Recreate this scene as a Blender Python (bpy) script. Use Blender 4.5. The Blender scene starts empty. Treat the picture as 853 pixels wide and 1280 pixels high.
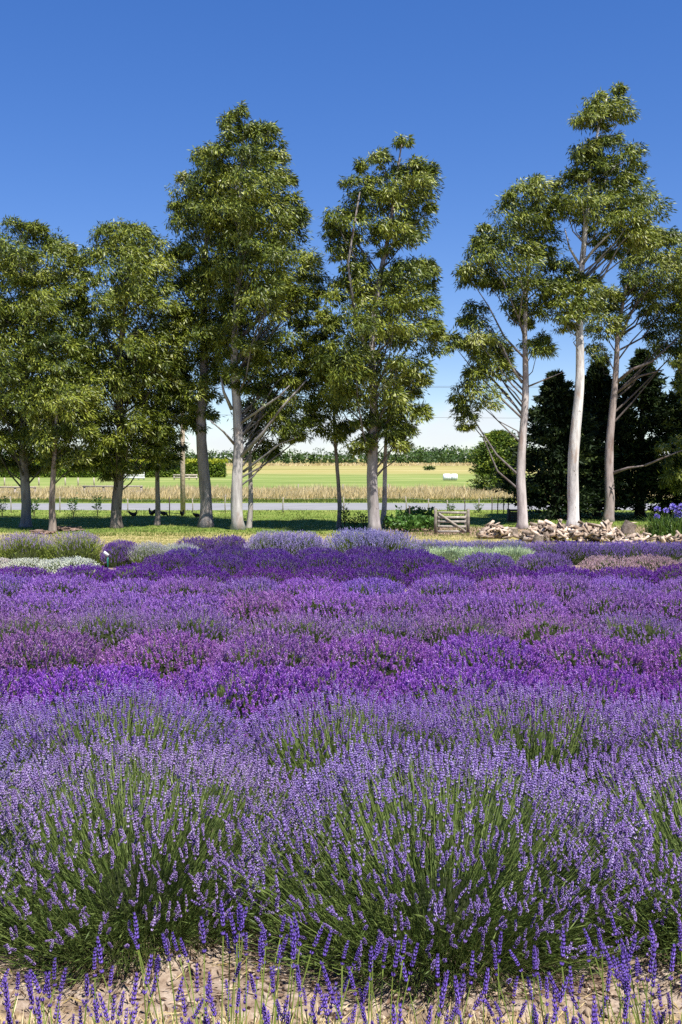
import bpy, math, random
import numpy as np
from mathutils import Vector, Matrix, Euler

# ------------------------------------------------------------------ camera, sky, sun, exposure
scene = bpy.context.scene
C = scene.collection
CAM_Z = 1.75
F = 1244.0                      # focal length in photograph pixels (853 x 1280)
PITCH = math.atan(67 / F)       # horizon sits 67 px above the middle row
cam_d = bpy.data.cameras.new('camera')
cam_d.sensor_fit = 'VERTICAL'; cam_d.sensor_height = 36.0; cam_d.lens = 36.0 * F / 1280.0
cam_d.clip_start = 0.05; cam_d.clip_end = 6000
cam = bpy.data.objects.new('camera', cam_d); C.objects.link(cam)
cam.location = (0, 0, CAM_Z); cam.rotation_euler = (math.pi / 2 - PITCH, 0, 0)
scene.camera = cam

SUN_EL = math.radians(60)
SUN_H = (0.55, -0.835)          # horizontal direction towards the sun: behind the camera, to the right
world = bpy.data.worlds.new('World'); scene.world = world; world.use_nodes = True
wn, wl = world.node_tree.nodes, world.node_tree.links
wn.clear()
w_out = wn.new('ShaderNodeOutputWorld'); w_bg = wn.new('ShaderNodeBackground')
sky = wn.new('ShaderNodeTexSky'); sky.sky_type = 'NISHITA'; sky.sun_disc = False
sky.sun_elevation = SUN_EL; sky.sun_rotation = math.atan2(SUN_H[0], SUN_H[1])
sky.altitude = 0; sky.air_density = 0.78; sky.dust_density = 0.0; sky.ozone_density = 3.0
w_bg.inputs['Strength'].default_value = 0.15
# low bank of fair-weather cloud near the horizon, laid out by direction
tc = wn.new('ShaderNodeTexCoord'); sep = wn.new('ShaderNodeSeparateXYZ'); wl.new(tc.outputs['Generated'], sep.inputs[0])
mp = wn.new('ShaderNodeMapping'); mp.inputs['Scale'].default_value = (11, 11, 20); wl.new(tc.outputs['Generated'], mp.inputs[0])
cn = wn.new('ShaderNodeTexNoise'); cn.inputs['Scale'].default_value = 1.0; cn.inputs['Detail'].default_value = 7
wl.new(mp.outputs[0], cn.inputs['Vector'])
band = wn.new('ShaderNodeMapRange'); band.interpolation_type = 'SMOOTHSTEP'
band.inputs[1].default_value = 0.13; band.inputs[2].default_value = 0.015; band.inputs[3].default_value = 0; band.inputs[4].default_value = 1.0
wl.new(sep.outputs[2], band.inputs[0])
addn = wn.new('ShaderNodeMath'); addn.operation = 'MULTIPLY'; wl.new(cn.outputs[0], addn.inputs[0]); wl.new(band.outputs[0], addn.inputs[1])
thr = wn.new('ShaderNodeMapRange'); thr.interpolation_type = 'SMOOTHSTEP'
thr.inputs[1].default_value = 0.34; thr.inputs[2].default_value = 0.58; thr.inputs[3].default_value = 0; thr.inputs[4].default_value = 0.8
wl.new(addn.outputs[0], thr.inputs[0])
mixc = wn.new('ShaderNodeMix'); mixc.data_type = 'RGBA'
hsv = wn.new('ShaderNodeHueSaturation'); hsv.inputs['Saturation'].default_value = 1.58; hsv.inputs['Hue'].default_value = 0.52
gam = wn.new('ShaderNodeGamma'); gam.inputs[1].default_value = 0.68; wl.new(sky.outputs[0], gam.inputs[0]); wl.new(gam.outputs[0], hsv.inputs['Color'])
wl.new(thr.outputs[0], mixc.inputs[0]); wl.new(hsv.outputs[0], mixc.inputs[6]); mixc.inputs[7].default_value = (3.3, 3.45, 3.7, 1)
wl.new(mixc.outputs[2], w_bg.inputs['Color']); wl.new(w_bg.outputs[0], w_out.inputs[0])

sun_d = bpy.data.lights.new('sun', 'SUN'); sun_d.energy = 5.0; sun_d.angle = math.radians(0.53); sun_d.color = (1.0, 0.955, 0.88)
sun = bpy.data.objects.new('sun', sun_d); C.objects.link(sun)
ce = math.cos(SUN_EL)
sun.rotation_euler = Vector((-SUN_H[0] * ce, -SUN_H[1] * ce, -math.sin(SUN_EL))).to_track_quat('-Z', 'Y').to_euler()
sun.location = (20, -30, 60)

vs = scene.view_settings
vs.view_transform = 'Standard'; vs.look = 'None'; vs.exposure = 0.82; vs.gamma = 1.0; vs.use_curve_mapping = False
cy = scene.cycles
cy.max_bounces = 3; cy.diffuse_bounces = 1; cy.glossy_bounces = 2; cy.transmission_bounces = 4; cy.transparent_max_bounces = 6
cy.use_adaptive_sampling = False
cy.caustics_reflective = False; cy.caustics_refractive = False
cy.use_denoising = False

# ------------------------------------------------------------------ helpers
rng = np.random.default_rng(11)
random.seed(5)
CP, SP = math.cos(PITCH), math.sin(PITCH)

def ray(px, py):
    dx, dz = (px - 426.5) / F, (640 - py) / F
    return np.array([dx, CP + dz * SP, -SP + dz * CP])

def at(px, py, Y):
    """point seen at photograph pixel (px, py) on the plane y = Y"""
    d = ray(px, py); t = Y / d[1]
    return np.array([d[0] * t, Y, CAM_Z + d[2] * t])

def gz(y):
    y = np.asarray(y, float)
    u = np.clip(y - 36, 0, 10)
    return -0.034 * (np.clip(y, 0, 36) + u - u * u / 20)

def on_ground(px, py):
    d = ray(px, py); lo, hi = 1.0, 900.0
    for _ in range(60):
        m = (lo + hi) / 2
        if CAM_Z + d[2] * m > float(gz(d[1] * m)): lo = m
        else: hi = m
    return np.array([d[0] * lo, d[1] * lo, float(gz(d[1] * lo))])

def mesh(name, verts, polys, mat=None, attr=None, smooth=False):
    """polys: list of arrays (n,k). attr: per-face float array 'v'"""
    me = bpy.data.meshes.new(name)
    verts = np.asarray(verts, np.float32)
    polys = [np.asarray(p, np.int32) for p in (polys if isinstance(polys, list) else [polys]) if len(p)]
    me.vertices.add(len(verts)); me.vertices.foreach_set('co', verts.ravel())
    tot = np.concatenate([np.full(len(p), p.shape[1], np.int32) for p in polys])
    loops = np.concatenate([p.ravel() for p in polys])
    start = np.concatenate([[0], np.cumsum(tot)[:-1]]).astype(np.int32)
    me.loops.add(len(loops)); me.loops.foreach_set('vertex_index', loops)
    me.polygons.add(len(tot)); me.polygons.foreach_set('loop_start', start); me.polygons.foreach_set('loop_total', tot)
    if smooth: me.polygons.foreach_set('use_smooth', np.ones(len(tot), bool))
    if attr is not None:
        a = me.attributes.new('v', 'FLOAT', 'FACE'); a.data.foreach_set('value', np.asarray(attr, np.float32))
    me.update(calc_edges=True); me.validate()
    if mat: me.materials.append(mat)
    return me

def obj(name, me, parent=None, loc=(0, 0, 0), rz=0.0, scale=None, color=None):
    o = bpy.data.objects.new(name, me); C.objects.link(o)
    o.location = [float(c) for c in loc]; o.rotation_euler = (0, 0, float(rz))
    if scale is not None: o.scale = scale if hasattr(scale, '__len__') else (scale,) * 3
    if color is not None: o.color = (*color, 1)
    if parent is not None: o.parent = parent
    return o

def tag(o, label, cat, group=None):
    o['label'] = label; o['category'] = cat
    if group: o['group'] = group
    return o

def thing(name, label, cat, loc=(0, 0, 0), rz=0.0, group=None):
    o = obj(name, None, None, loc, rz); o.empty_display_size = 0.2
    return tag(o, label, cat, group)

def stuff(o): o['kind'] = 'stuff'; return o
def structure(o): o['kind'] = 'structure'; return o

class MB:
    """collects boxes and tubes"""
    def __init__(s): s.v = []; s.q = []; s.t = []; s.n = 0
    def add(s, v, q=(), t=()):
        v = np.asarray(v, float)
        if len(q): s.q.append(np.asarray(q) + s.n)
        if len(t): s.t.append(np.asarray(t) + s.n)
        s.v.append(v); s.n += len(v)
    def box(s, c, d, rot=None, jit=0.0):
        h = np.array(d) / 2
        v = np.array([[x, y, z] for x in (-1, 1) for y in (-1, 1) for z in (-1, 1)], float) * h
        if jit: v += rng.normal(0, jit, v.shape)
        if rot is not None: v = v @ np.asarray(rot).T
        s.add(v + np.array(c), [[0, 1, 3, 2], [4, 6, 7, 5], [0, 4, 5, 1], [2, 3, 7, 6], [0, 2, 6, 4], [1, 5, 7, 3]])
    def tube(s, pts, rad, n=8, caps=True, wob=0.0):
        pts = np.asarray(pts, float); rad = np.broadcast_to(np.asarray(rad, float), (len(pts),))
        rings = []
        ref = None
        for i in range(len(pts)):
            d = pts[min(i + 1, len(pts) - 1)] - pts[max(i - 1, 0)]
            d = d / (np.linalg.norm(d) + 1e-9)
            if ref is None: ref = np.array([1, 0, 0]) if abs(d[0]) < 0.8 else np.array([0, 1, 0])
            a = ref - d * np.dot(ref, d); a /= np.linalg.norm(a) + 1e-9; b = np.cross(d, a); ref = a
            ang = np.arange(n) * 2 * math.pi / n
            r = rad[i] * (1 + (rng.normal(0, wob, n) if wob else 0))
            rings.append(pts[i] + (np.outer(np.cos(ang) * r, a) + np.outer(np.sin(ang) * r, b)))
        v = np.concatenate(rings); q = []
        for i in range(len(pts) - 1):
            for k in range(n):
                q.append([i * n + k, i * n + (k + 1) % n, (i + 1) * n + (k + 1) % n, (i + 1) * n + k])
        t = []
        if caps:
            m = len(v); v = np.vstack([v, pts[0], pts[-1]])
            for k in range(n):
                t.append([m, (k + 1) % n, k]); t.append([m + 1, (len(pts) - 1) * n + k, (len(pts) - 1) * n + (k + 1) % n])
        s.add(v, q, t)
    def build(s, name, mat, smooth=False):
        polys = []
        if s.q: polys.append(np.concatenate(s.q))
        if s.t: polys.append(np.concatenate(s.t))
        return mesh(name, np.concatenate(s.v), polys, mat, None, smooth)

def unit(a): return a / (np.linalg.norm(a, axis=-1, keepdims=True) + 1e-9)

def place(tv, dirs, pos, sc, roll=None):
    """template verts (axis +z) placed along dirs at pos -> (n*nv,3)"""
    n = len(dirs); z = unit(dirs)
    r = unit(rng.normal(size=(n, 3)) if roll is None else roll); x = unit(np.cross(r, z)); y = np.cross(z, x)
    M = np.stack([x, y, z], axis=2)
    sc = np.asarray(sc, float)
    if sc.ndim == 1: sc = np.repeat(sc[:, None], 3, 1)
    return (np.einsum('nij,nkj->nki', M, tv[None] * sc[:, None, :]) + pos[:, None, :]).reshape(-1, 3)

def rep(tf, n, nv): return (tf[None] + (np.arange(n) * nv)[:, None, None]).reshape(-1, tf.shape[1])

LEAFV = np.array([[0, 0, 0], [0.5, 0, 0.42], [0, 0.06, 1], [-0.5, 0, 0.42]]); LEAFF = np.array([[0, 1, 2, 3]])

def leaves(pos, dirs, L, W, facing=None):
    n = len(pos)
    v = place(LEAFV, dirs, pos, np.stack([W, W, L], 1), facing)
    return v, rep(LEAFF, n, 4)

# ------------------------------------------------------------------ materials
def nodes(name):
    m = bpy.data.materials.new(name); m.use_nodes = True
    nt = m.node_tree; nt.nodes.clear()
    out = nt.nodes.new('ShaderNodeOutputMaterial')
    return m, nt, out

def N(nt, t, **kw):
    n = nt.nodes.new(t)
    for k, v in kw.items(): setattr(n, k, v)
    return n

def ramp(nt, src, stops):
    r = N(nt, 'ShaderNodeValToRGB'); e = r.color_ramp.elements
    while len(e) < len(stops): e.new(0.5)
    for el, (p, c) in zip(e, stops): el.position = p; el.color = (*c, 1)
    nt.links.new(src, r.inputs[0]); return r.outputs[0]

def mixcol(nt, fac, a, b, mode='MIX'):
    m = N(nt, 'ShaderNodeMix'); m.data_type = 'RGBA'; m.blend_type = mode
    for inp, s in ((0, fac), (6, a), (7, b)):
        if isinstance(s, (int, float)): m.inputs[inp].default_value = s
        elif isinstance(s, tuple): m.inputs[inp].default_value = (*s, 1) if len(s) == 3 else s
        else: nt.links.new(s, m.inputs[inp])
    return m.outputs[2]

def leaf_mat(name, stops, trans=0.25, rough=0.5, objcolor=False, spec=0.4):
    m, nt, out = nodes(name)
    at_ = N(nt, 'ShaderNodeAttribute', attribute_name='v')
    col = ramp(nt, at_.outputs['Fac'], stops)
    if objcolor:
        oi = N(nt, 'ShaderNodeObjectInfo'); col = mixcol(nt, 1.0, col, oi.outputs['Color'], 'MULTIPLY')
    b = N(nt, 'ShaderNodeBsdfPrincipled'); nt.links.new(col, b.inputs['Base Color'])
    b.inputs['Roughness'].default_value = rough; b.inputs['Specular IOR Level'].default_value = spec
    t = N(nt, 'ShaderNodeBsdfTranslucent'); nt.links.new(col, t.inputs[0])
    mx = N(nt, 'ShaderNodeMixShader'); mx.inputs[0].default_value = trans
    nt.links.new(b.outputs[0], mx.inputs[1]); nt.links.new(t.outputs[0], mx.inputs[2]); nt.links.new(mx.outputs[0], out.inputs[0])
    return m

def noise_mat(name, stops, scale=4.0, detail=6, rough=0.8, bump=0.0, stretch=(1, 1, 1), objcolor=False, coord='Object', bscale=None, spec=0.3):
    m, nt, out = nodes(name)
    tcn = N(nt, 'ShaderNodeTexCoord'); mpn = N(nt, 'ShaderNodeMapping'); mpn.inputs['Scale'].default_value = stretch
    nt.links.new(tcn.outputs[coord], mpn.inputs[0])
    nz = N(nt, 'ShaderNodeTexNoise'); nz.inputs['Scale'].default_value = scale; nz.inputs['Detail'].default_value = detail; nz.inputs['Roughness'].default_value = 0.65
    nt.links.new(mpn.outputs[0], nz.inputs['Vector'])
    col = ramp(nt, nz.outputs[0], stops)
    if objcolor:
        oi = N(nt, 'ShaderNodeObjectInfo'); col = mixcol(nt, 1.0, col, oi.outputs['Color'], 'MULTIPLY')
    b = N(nt, 'ShaderNodeBsdfPrincipled'); nt.links.new(col, b.inputs['Base Color']); b.inputs['Roughness'].default_value = rough
    b.inputs['Specular IOR Level'].default_value = spec
    if bump:
        n2 = N(nt, 'ShaderNodeTexNoise'); n2.inputs['Scale'].default_value = bscale or scale * 3; n2.inputs['Detail'].default_value = 5
        nt.links.new(mpn.outputs[0], n2.inputs['Vector'])
        bp = N(nt, 'ShaderNodeBump'); bp.inputs['Strength'].default_value = bump; bp.inputs['Distance'].default_value = 0.03
        nt.links.new(n2.outputs[0], bp.inputs['Height']); nt.links.new(bp.outputs[0], b.inputs['Normal'])
    nt.links.new(b.outputs[0], out.inputs[0])
    return m

def flower_mat(name):
    m, nt, out = nodes(name)
    at_ = N(nt, 'ShaderNodeAttribute', attribute_name='v'); oi = N(nt, 'ShaderNodeObjectInfo')
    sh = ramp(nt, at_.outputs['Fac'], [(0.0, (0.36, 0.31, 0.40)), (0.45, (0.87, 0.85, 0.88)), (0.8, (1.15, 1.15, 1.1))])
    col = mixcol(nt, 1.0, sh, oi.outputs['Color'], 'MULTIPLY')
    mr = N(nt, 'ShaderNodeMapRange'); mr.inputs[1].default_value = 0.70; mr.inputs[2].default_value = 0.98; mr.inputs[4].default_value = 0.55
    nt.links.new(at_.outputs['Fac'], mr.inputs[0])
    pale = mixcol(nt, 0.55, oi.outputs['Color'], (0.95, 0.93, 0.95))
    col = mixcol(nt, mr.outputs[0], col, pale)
    b = N(nt, 'ShaderNodeBsdfPrincipled'); nt.links.new(col, b.inputs['Base Color']); b.inputs['Roughness'].default_value = 0.75; b.inputs['Specular IOR Level'].default_value = 0.12
    t = N(nt, 'ShaderNodeBsdfTranslucent'); nt.links.new(col, t.inputs[0])
    mx = N(nt, 'ShaderNodeMixShader'); mx.inputs[0].default_value = 0.12
    nt.links.new(b.outputs[0], mx.inputs[1]); nt.links.new(t.outputs[0], mx.inputs[2]); nt.links.new(mx.outputs[0], out.inputs[0])
    return m

def bark_mat():
    m, nt, out = nodes('gum_bark'); L = nt.links
    tcn = N(nt, 'ShaderNodeTexCoord'); oi = N(nt, 'ShaderNodeObjectInfo')
    def nz(scale, stretch, det=8, ro=.65):
        mp_ = N(nt, 'ShaderNodeMapping'); mp_.inputs['Scale'].default_value = stretch; L.new(tcn.outputs['Object'], mp_.inputs[0])
        n_ = N(nt, 'ShaderNodeTexNoise'); n_.inputs['Scale'].default_value = scale; n_.inputs['Detail'].default_value = det; n_.inputs['Roughness'].default_value = ro
        ad = N(nt, 'ShaderNodeVectorMath', operation='ADD'); L.new(mp_.outputs[0], ad.inputs[0]); L.new(oi.outputs['Random'], ad.inputs[1]); L.new(ad.outputs[0], n_.inputs['Vector']); return n_.outputs[0]
    base = ramp(nt, nz(4.5, (1, 1, .18)), [(.3, (.22, .205, .195)), (.5, (.42, .405, .385)), (.7, (.58, .565, .54))])
    peel = ramp(nt, nz(1.8, (1, 1, .30), 6), [(.53, (0, 0, 0)), (.60, (1, 1, 1))])
    brown = ramp(nt, nz(7, (1, 1, .2)), [(.3, (.13, .085, .06)), (.7, (.36, .26, .20))])
    col = mixcol(nt, .75, base, brown); pf = N(nt, 'ShaderNodeMath', operation='MULTIPLY'); L.new(peel, pf.inputs[0]); pf.inputs[1].default_value = .8
    col = mixcol(nt, pf.outputs[0], base, col)
    scar = ramp(nt, nz(2.6, (1.5, 1.5, 1.2), 3), [(.27, (.35, .33, .31)), (.33, (1, 1, 1))])
    col = mixcol(nt, 1.0, col, scar, 'MULTIPLY'); col = mixcol(nt, 1.0, col, oi.outputs['Color'], 'MULTIPLY')
    b_ = N(nt, 'ShaderNodeBsdfPrincipled'); L.new(col, b_.inputs['Base Color']); b_.inputs['Roughness'].default_value = .8; b_.inputs['Specular IOR Level'].default_value = .2
    bp = N(nt, 'ShaderNodeBump'); bp.inputs['Strength'].default_value = .7; bp.inputs['Distance'].default_value = .04
    L.new(nz(7, (1, 1, .22)), bp.inputs['Height']); L.new(bp.outputs[0], b_.inputs['Normal']); L.new(b_.outputs[0], out.inputs[0])
    return m

M = {}
M['gum_leaf'] = leaf_mat('gum_leaf', [(0.0, (0.022, 0.038, 0.005)), (0.42, (0.092, 0.125, 0.012)), (0.75, (0.225, 0.255, 0.025)), (0.94, (0.34, 0.36, 0.07)), (1.0, (0.42, 0.43, 0.22))], 0.10, 0.45, True, 0.35)
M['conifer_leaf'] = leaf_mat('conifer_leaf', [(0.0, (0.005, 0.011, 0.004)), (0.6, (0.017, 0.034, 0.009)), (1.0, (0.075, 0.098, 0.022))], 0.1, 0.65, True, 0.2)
M['hedge_leaf'] = leaf_mat('hedge_leaf', [(0.0, (0.03, 0.06, 0.01)), (0.6, (0.085, 0.13, 0.02)), (1.0, (0.22, 0.24, 0.03))], 0.2, 0.6, True)
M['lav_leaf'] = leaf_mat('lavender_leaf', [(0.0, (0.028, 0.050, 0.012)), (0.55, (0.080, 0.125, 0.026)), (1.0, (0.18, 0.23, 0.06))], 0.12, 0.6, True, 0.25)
M['lav_flower'] = flower_mat('lavender_flower')
M['plant_leaf'] = leaf_mat('plant_leaf', [(0.0, (0.03, 0.07, 0.012)), (0.6, (0.075, 0.15, 0.025)), (1.0, (0.16, 0.26, 0.05))], 0.25, 0.5, True)
M['dry_grass'] = leaf_mat('dry_grass', [(0.0, (0.12, 0.15, 0.03)), (0.35, (0.42, 0.32, 0.12)), (0.72, (0.62, 0.48, 0.25)), (1.0, (0.76, 0.64, 0.40))], 0.3, 0.7, False, 0.2)
M['lawn_grass'] = leaf_mat('lawn_grass', [(0.0, (0.055, 0.095, 0.015)), (0.45, (0.12, 0.18, 0.03)), (0.7, (0.25, 0.25, 0.07)), (1.0, (0.52, 0.43, 0.19))], 0.3, 0.7, False, 0.2)
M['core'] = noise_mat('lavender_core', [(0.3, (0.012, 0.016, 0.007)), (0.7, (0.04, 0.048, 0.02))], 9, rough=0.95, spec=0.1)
M['bark'] = bark_mat()
M['bark_dark'] = noise_mat('conifer_bark', [(0.3, (0.03, 0.022, 0.016)), (0.7, (0.10, 0.07, 0.05))], 5, 6, 0.9, 0.6, (1, 1, 0.2))
M['grey_wood'] = noise_mat('weathered_wood', [(0.3, (0.17, 0.145, 0.115)), (0.55, (0.33, 0.295, 0.25)), (0.75, (0.47, 0.43, 0.38))], 7, 7, 0.85, 0.4, (1, 1, 1), True)
M['log_wood'] = noise_mat('split_wood', [(0.3, (0.26, 0.165, 0.105)), (0.5, (0.54, 0.42, 0.32)), (0.72, (0.76, 0.68, 0.58))], 9, 7, 0.85, 0.12, (1, 1, 1), True)
M['log_bark'] = noise_mat('log_bark', [(0.3, (0.10, 0.075, 0.055)), (0.7, (0.34, 0.28, 0.23))], 9, 6, 0.9, 0.6, (1, 1, 1), True)
M['rust'] = noise_mat('rusty_steel', [(0.3, (0.03, 0.02, 0.018)), (0.7, (0.09, 0.06, 0.045))], 12, 4, 0.7)
M['wire'] = noise_mat('galvanised_wire', [(0.3, (0.28, 0.28, 0.28)), (0.7, (0.42, 0.42, 0.42))], 20, 2, 0.5)
M['white_paint'] = noise_mat('white_paint', [(0.3, (0.50, 0.50, 0.48)), (0.7, (0.78, 0.78, 0.76))], 5, 5, 0.6, 0.1)
M['white_film'] = noise_mat('white_film', [(0.3, (0.70, 0.71, 0.73)), (0.7, (0.82, 0.83, 0.84))], 3, 4, 0.3, 0.3)
M['green_stake'] = noise_mat('green_stake', [(0.3, (0.01, 0.14, 0.09)), (0.7, (0.015, 0.20, 0.13))], 9, 3, 0.4)
M['feather'] = noise_mat('hen_feather', [(0.3, (0.018, 0.012, 0.010)), (0.7, (0.06, 0.032, 0.02))], 14, 5, 0.6, 0.3, (1, 1, 1), True)
M['comb'] = noise_mat('hen_comb', [(0.3, (0.30, 0.02, 0.015)), (0.7, (0.42, 0.04, 0.03))], 14, 3, 0.5)
M['hen_leg'] = noise_mat('hen_leg', [(0.3, (0.30, 0.20, 0.06)), (0.7, (0.42, 0.30, 0.10))], 14, 3, 0.6)
M['stone'] = noise_mat('soil_clod', [(0.3, (0.22, 0.16, 0.11)), (0.7, (0.52, 0.43, 0.33))], 9, 5, 0.95, 0.3, (1, 1, 1), True)

# ground: soil under the beds, mown grass, road verge, paddock
def ground_mat():
    m, nt, out = nodes('ground')
    L = nt.links
    geo = N(nt, 'ShaderNodeNewGeometry'); sp = N(nt, 'ShaderNodeSeparateXYZ'); L.new(geo.outputs['Position'], sp.inputs[0])
    def noise(scale, detail=6, stretch=None, rough=0.6):
        n = N(nt, 'ShaderNodeTexNoise'); n.inputs['Scale'].default_value = scale; n.inputs['Detail'].default_value = detail; n.inputs['Roughness'].default_value = rough
        if stretch:
            mp_ = N(nt, 'ShaderNodeMapping'); mp_.inputs['Scale'].default_value = stretch; L.new(geo.outputs['Position'], mp_.inputs[0]); L.new(mp_.outputs[0], n.inputs['Vector'])
        else: L.new(geo.outputs['Position'], n.inputs['Vector'])
        return n.outputs[0]
    def math_(op, a, b):
        n = N(nt, 'ShaderNodeMath', operation=op)
        for i, s in enumerate((a, b)):
            if isinstance(s, (int, float)): n.inputs[i].default_value = s
            else: L.new(s, n.inputs[i])
        return n.outputs[0]
    def step(src, a, b):
        n = N(nt, 'ShaderNodeMapRange'); n.interpolation_type = 'SMOOTHSTEP'
        n.inputs[1].default_value = a; n.inputs[2].default_value = b; L.new(src, n.inputs[0]); return n.outputs[0]
    y = sp.outputs[1]; x = sp.outputs[0]
    wob = math_('MULTIPLY', math_('SUBTRACT', noise(0.35, 4), 0.5), 5.0)
    yw = math_('ADD', y, wob)
    soil = ramp(nt, noise(11, 9, None, 0.7), [(0.34, (0.09, 0.058, 0.04)), (0.48, (0.27, 0.20, 0.145)), (0.70, (0.50, 0.415, 0.335))])
    straw = ramp(nt, noise(26, 6, (1, 0.4, 1)), [(0.3, (0.30, 0.20, 0.09)), (0.6, (0.58, 0.44, 0.22)), (0.8, (0.66, 0.55, 0.34))])
    yw2 = math_('ADD', y, math_('MULTIPLY', math_('SUBTRACT', noise(3.0, 4), 0.5), 0.5))
    c = mixcol(nt, step(yw2, 3.22, 3.02), soil, straw)
    dry = ramp(nt, noise(1.7, 8, (1, 1, 1), 0.7), [(0.3, (0.16, 0.17, 0.045)), (0.5, (0.36, 0.31, 0.12)), (0.7, (0.54, 0.43, 0.22))])
    grass = ramp(nt, noise(0.8, 9, (1, 1, 1), 0.7), [(0.3, (0.075, 0.12, 0.02)), (0.5, (0.14, 0.20, 0.035)), (0.72, (0.27, 0.28, 0.075))])
    c = mixcol(nt, step(yw, 25.5, 27.0), c, dry)
    c = mixcol(nt, step(yw, 39.5, 43.0), c, grass)
    # worn earth under the trees by the gate
    dirt = ramp(nt, noise(3, 7), [(0.3, (0.16, 0.10, 0.065)), (0.7, (0.42, 0.30, 0.21))])
    xr = math_('ADD', x, math_('MULTIPLY', math_('SUBTRACT', noise(0.5, 5), 0.5), 5.0))
    dm = math_('MULTIPLY', math_('MULTIPLY', step(xr, 1.0, 2.5), step(xr, 17.0, 14.0)), math_('MULTIPLY', step(yw, 38.0, 40.0), step(yw, 47.0, 44.5)))
    c = mixcol(nt, dm, c, dirt)
    verge = ramp(nt, noise(0.6, 8, (1, 1, 1), 0.7), [(0.3, (0.12, 0.18, 0.03)), (0.55, (0.22, 0.28, 0.055)), (0.75, (0.38, 0.36, 0.13))])
    c = mixcol(nt, step(yw, 52, 58), c, verge)
    pad = ramp(nt, noise(0.09, 9, (0.5, 1, 1), 0.65), [(0.3, (0.13, 0.185, 0.045)), (0.5, (0.21, 0.265, 0.07)), (0.70, (0.34, 0.34, 0.13))])
    c = mixcol(nt, step(yw, 80, 86), c, pad)
    far = ramp(nt, noise(0.03, 9, (0.35, 1, 1), 0.65), [(0.3, (0.22, 0.22, 0.06)), (0.5, (0.33, 0.29, 0.10)), (0.72, (0.46, 0.39, 0.19))])
    c = mixcol(nt, step(math_('ADD', y, math_('MULTIPLY', wob, 8.0)), 165, 235), c, far)
    b = N(nt, 'ShaderNodeBsdfPrincipled'); b.inputs['Roughness'].default_value = 0.95; b.inputs['Specular IOR Level'].default_value = 0.1
    L.new(c, b.inputs['Base Color'])
    bp = N(nt, 'ShaderNodeBump'); bp.inputs['Strength'].default_value = 0.6; bp.inputs['Distance'].default_value = 0.03
    L.new(noise(16, 8, None, 0.7), bp.inputs['Height']); L.new(bp.outputs[0], b.inputs['Normal'])
    L.new(b.outputs[0], out.inputs[0])
    return m
M['ground'] = ground_mat()
M['road'] = noise_mat('road', [(0.3, (0.20, 0.20, 0.205)), (0.7, (0.28, 0.28, 0.285))], 1.2, 8, 0.9, 0.2, (0.4, 1, 1), False, 'Object', 14)

# ------------------------------------------------------------------ ground and road
ys = np.concatenate([np.arange(-12, 0, 1.0), np.arange(0, 8, 0.08), np.arange(8, 50, 0.5), np.arange(50, 200, 5), np.geomspace(200, 4500, 30)])
xs = np.concatenate([-np.geomspace(12, 4000, 30)[::-1], np.arange(-11, -3, 1.0), np.arange(-3, 3.001, 0.08), np.arange(4, 12, 1.0), np.geomspace(12, 4000, 30)])
X, Y = np.meshgrid(xs, ys)
Z = gz(Y)
lump = 0.018 * (np.sin(X * 7.3 + np.sin(Y * 5.1) * 2) + np.sin(Y * 8.7 + np.sin(X * 6.3) * 2)) + 0.008 * np.sin(X * 23 + Y * 17) * np.sin(Y * 29 - X * 11)
Z = Z + np.where(Y < 12, lump, lump * 0.5) * np.where(Y > 55, 0, 1)
nx = len(xs); idx = np.arange(len(ys) * nx).reshape(len(ys), nx)
q = np.stack([idx[:-1, :-1], idx[:-1, 1:], idx[1:, 1:], idx[1:, :-1]], -1).reshape(-1, 4)
structure(obj('ground', mesh('ground', np.stack([X, Y, Z], -1).reshape(-1, 3), q, M['ground'], None, True)))

ZF = float(gz(100))
rx = np.linspace(-300, 300, 121)
ry0 = 60.6 + 0.25 * np.sin(rx * 0.21) + 0.15 * np.sin(rx * 0.9); ry1 = 69.8 + 0.3 * np.sin(rx * 0.17 + 1) + 0.15 * np.sin(rx * 1.1)
prof = [0.0, 0.15, 0.5, 0.85, 1.0]; hh = [0.004, 0.05, 0.09, 0.05, 0.004]
v = np.concatenate([np.stack([rx, ry0 + (ry1 - ry0) * p, np.full_like(rx, ZF + h)], 1) for p, h in zip(prof, hh)])
n = len(rx); q = np.array([[a * n + i, a * n + i + 1, (a + 1) * n + i + 1, (a + 1) * n + i] for a in range(4) for i in range(n - 1)])
structure(obj('road', mesh('road', v, q, M['road'], None, True)))

# ------------------------------------------------------------------ eucalyptus trees
def inside(poly, p):
    x, y = p[:, 0], p[:, 1]; r = np.zeros(len(p), bool); j = len(poly) - 1
    for i in range(len(poly)):
        xi, yi = poly[i]; xj, yj = poly[j]
        r ^= ((yi > y) != (yj > y)) & (x < (xj - xi) * (y - yi) / (yj - yi + 1e-9) + xi); j = i
    return r

def edge_dist(poly, p):
    d = np.full(len(p), 1e9); P = np.array(poly, float)
    for i in range(len(P)):
        a, b = P[i - 1], P[i]; ab = b - a
        t = np.clip(((p - a) @ ab) / (ab @ ab + 1e-9), 0, 1)
        d = np.minimum(d, np.linalg.norm(p - (a + t[:, None] * ab), axis=1))
    return d

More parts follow.
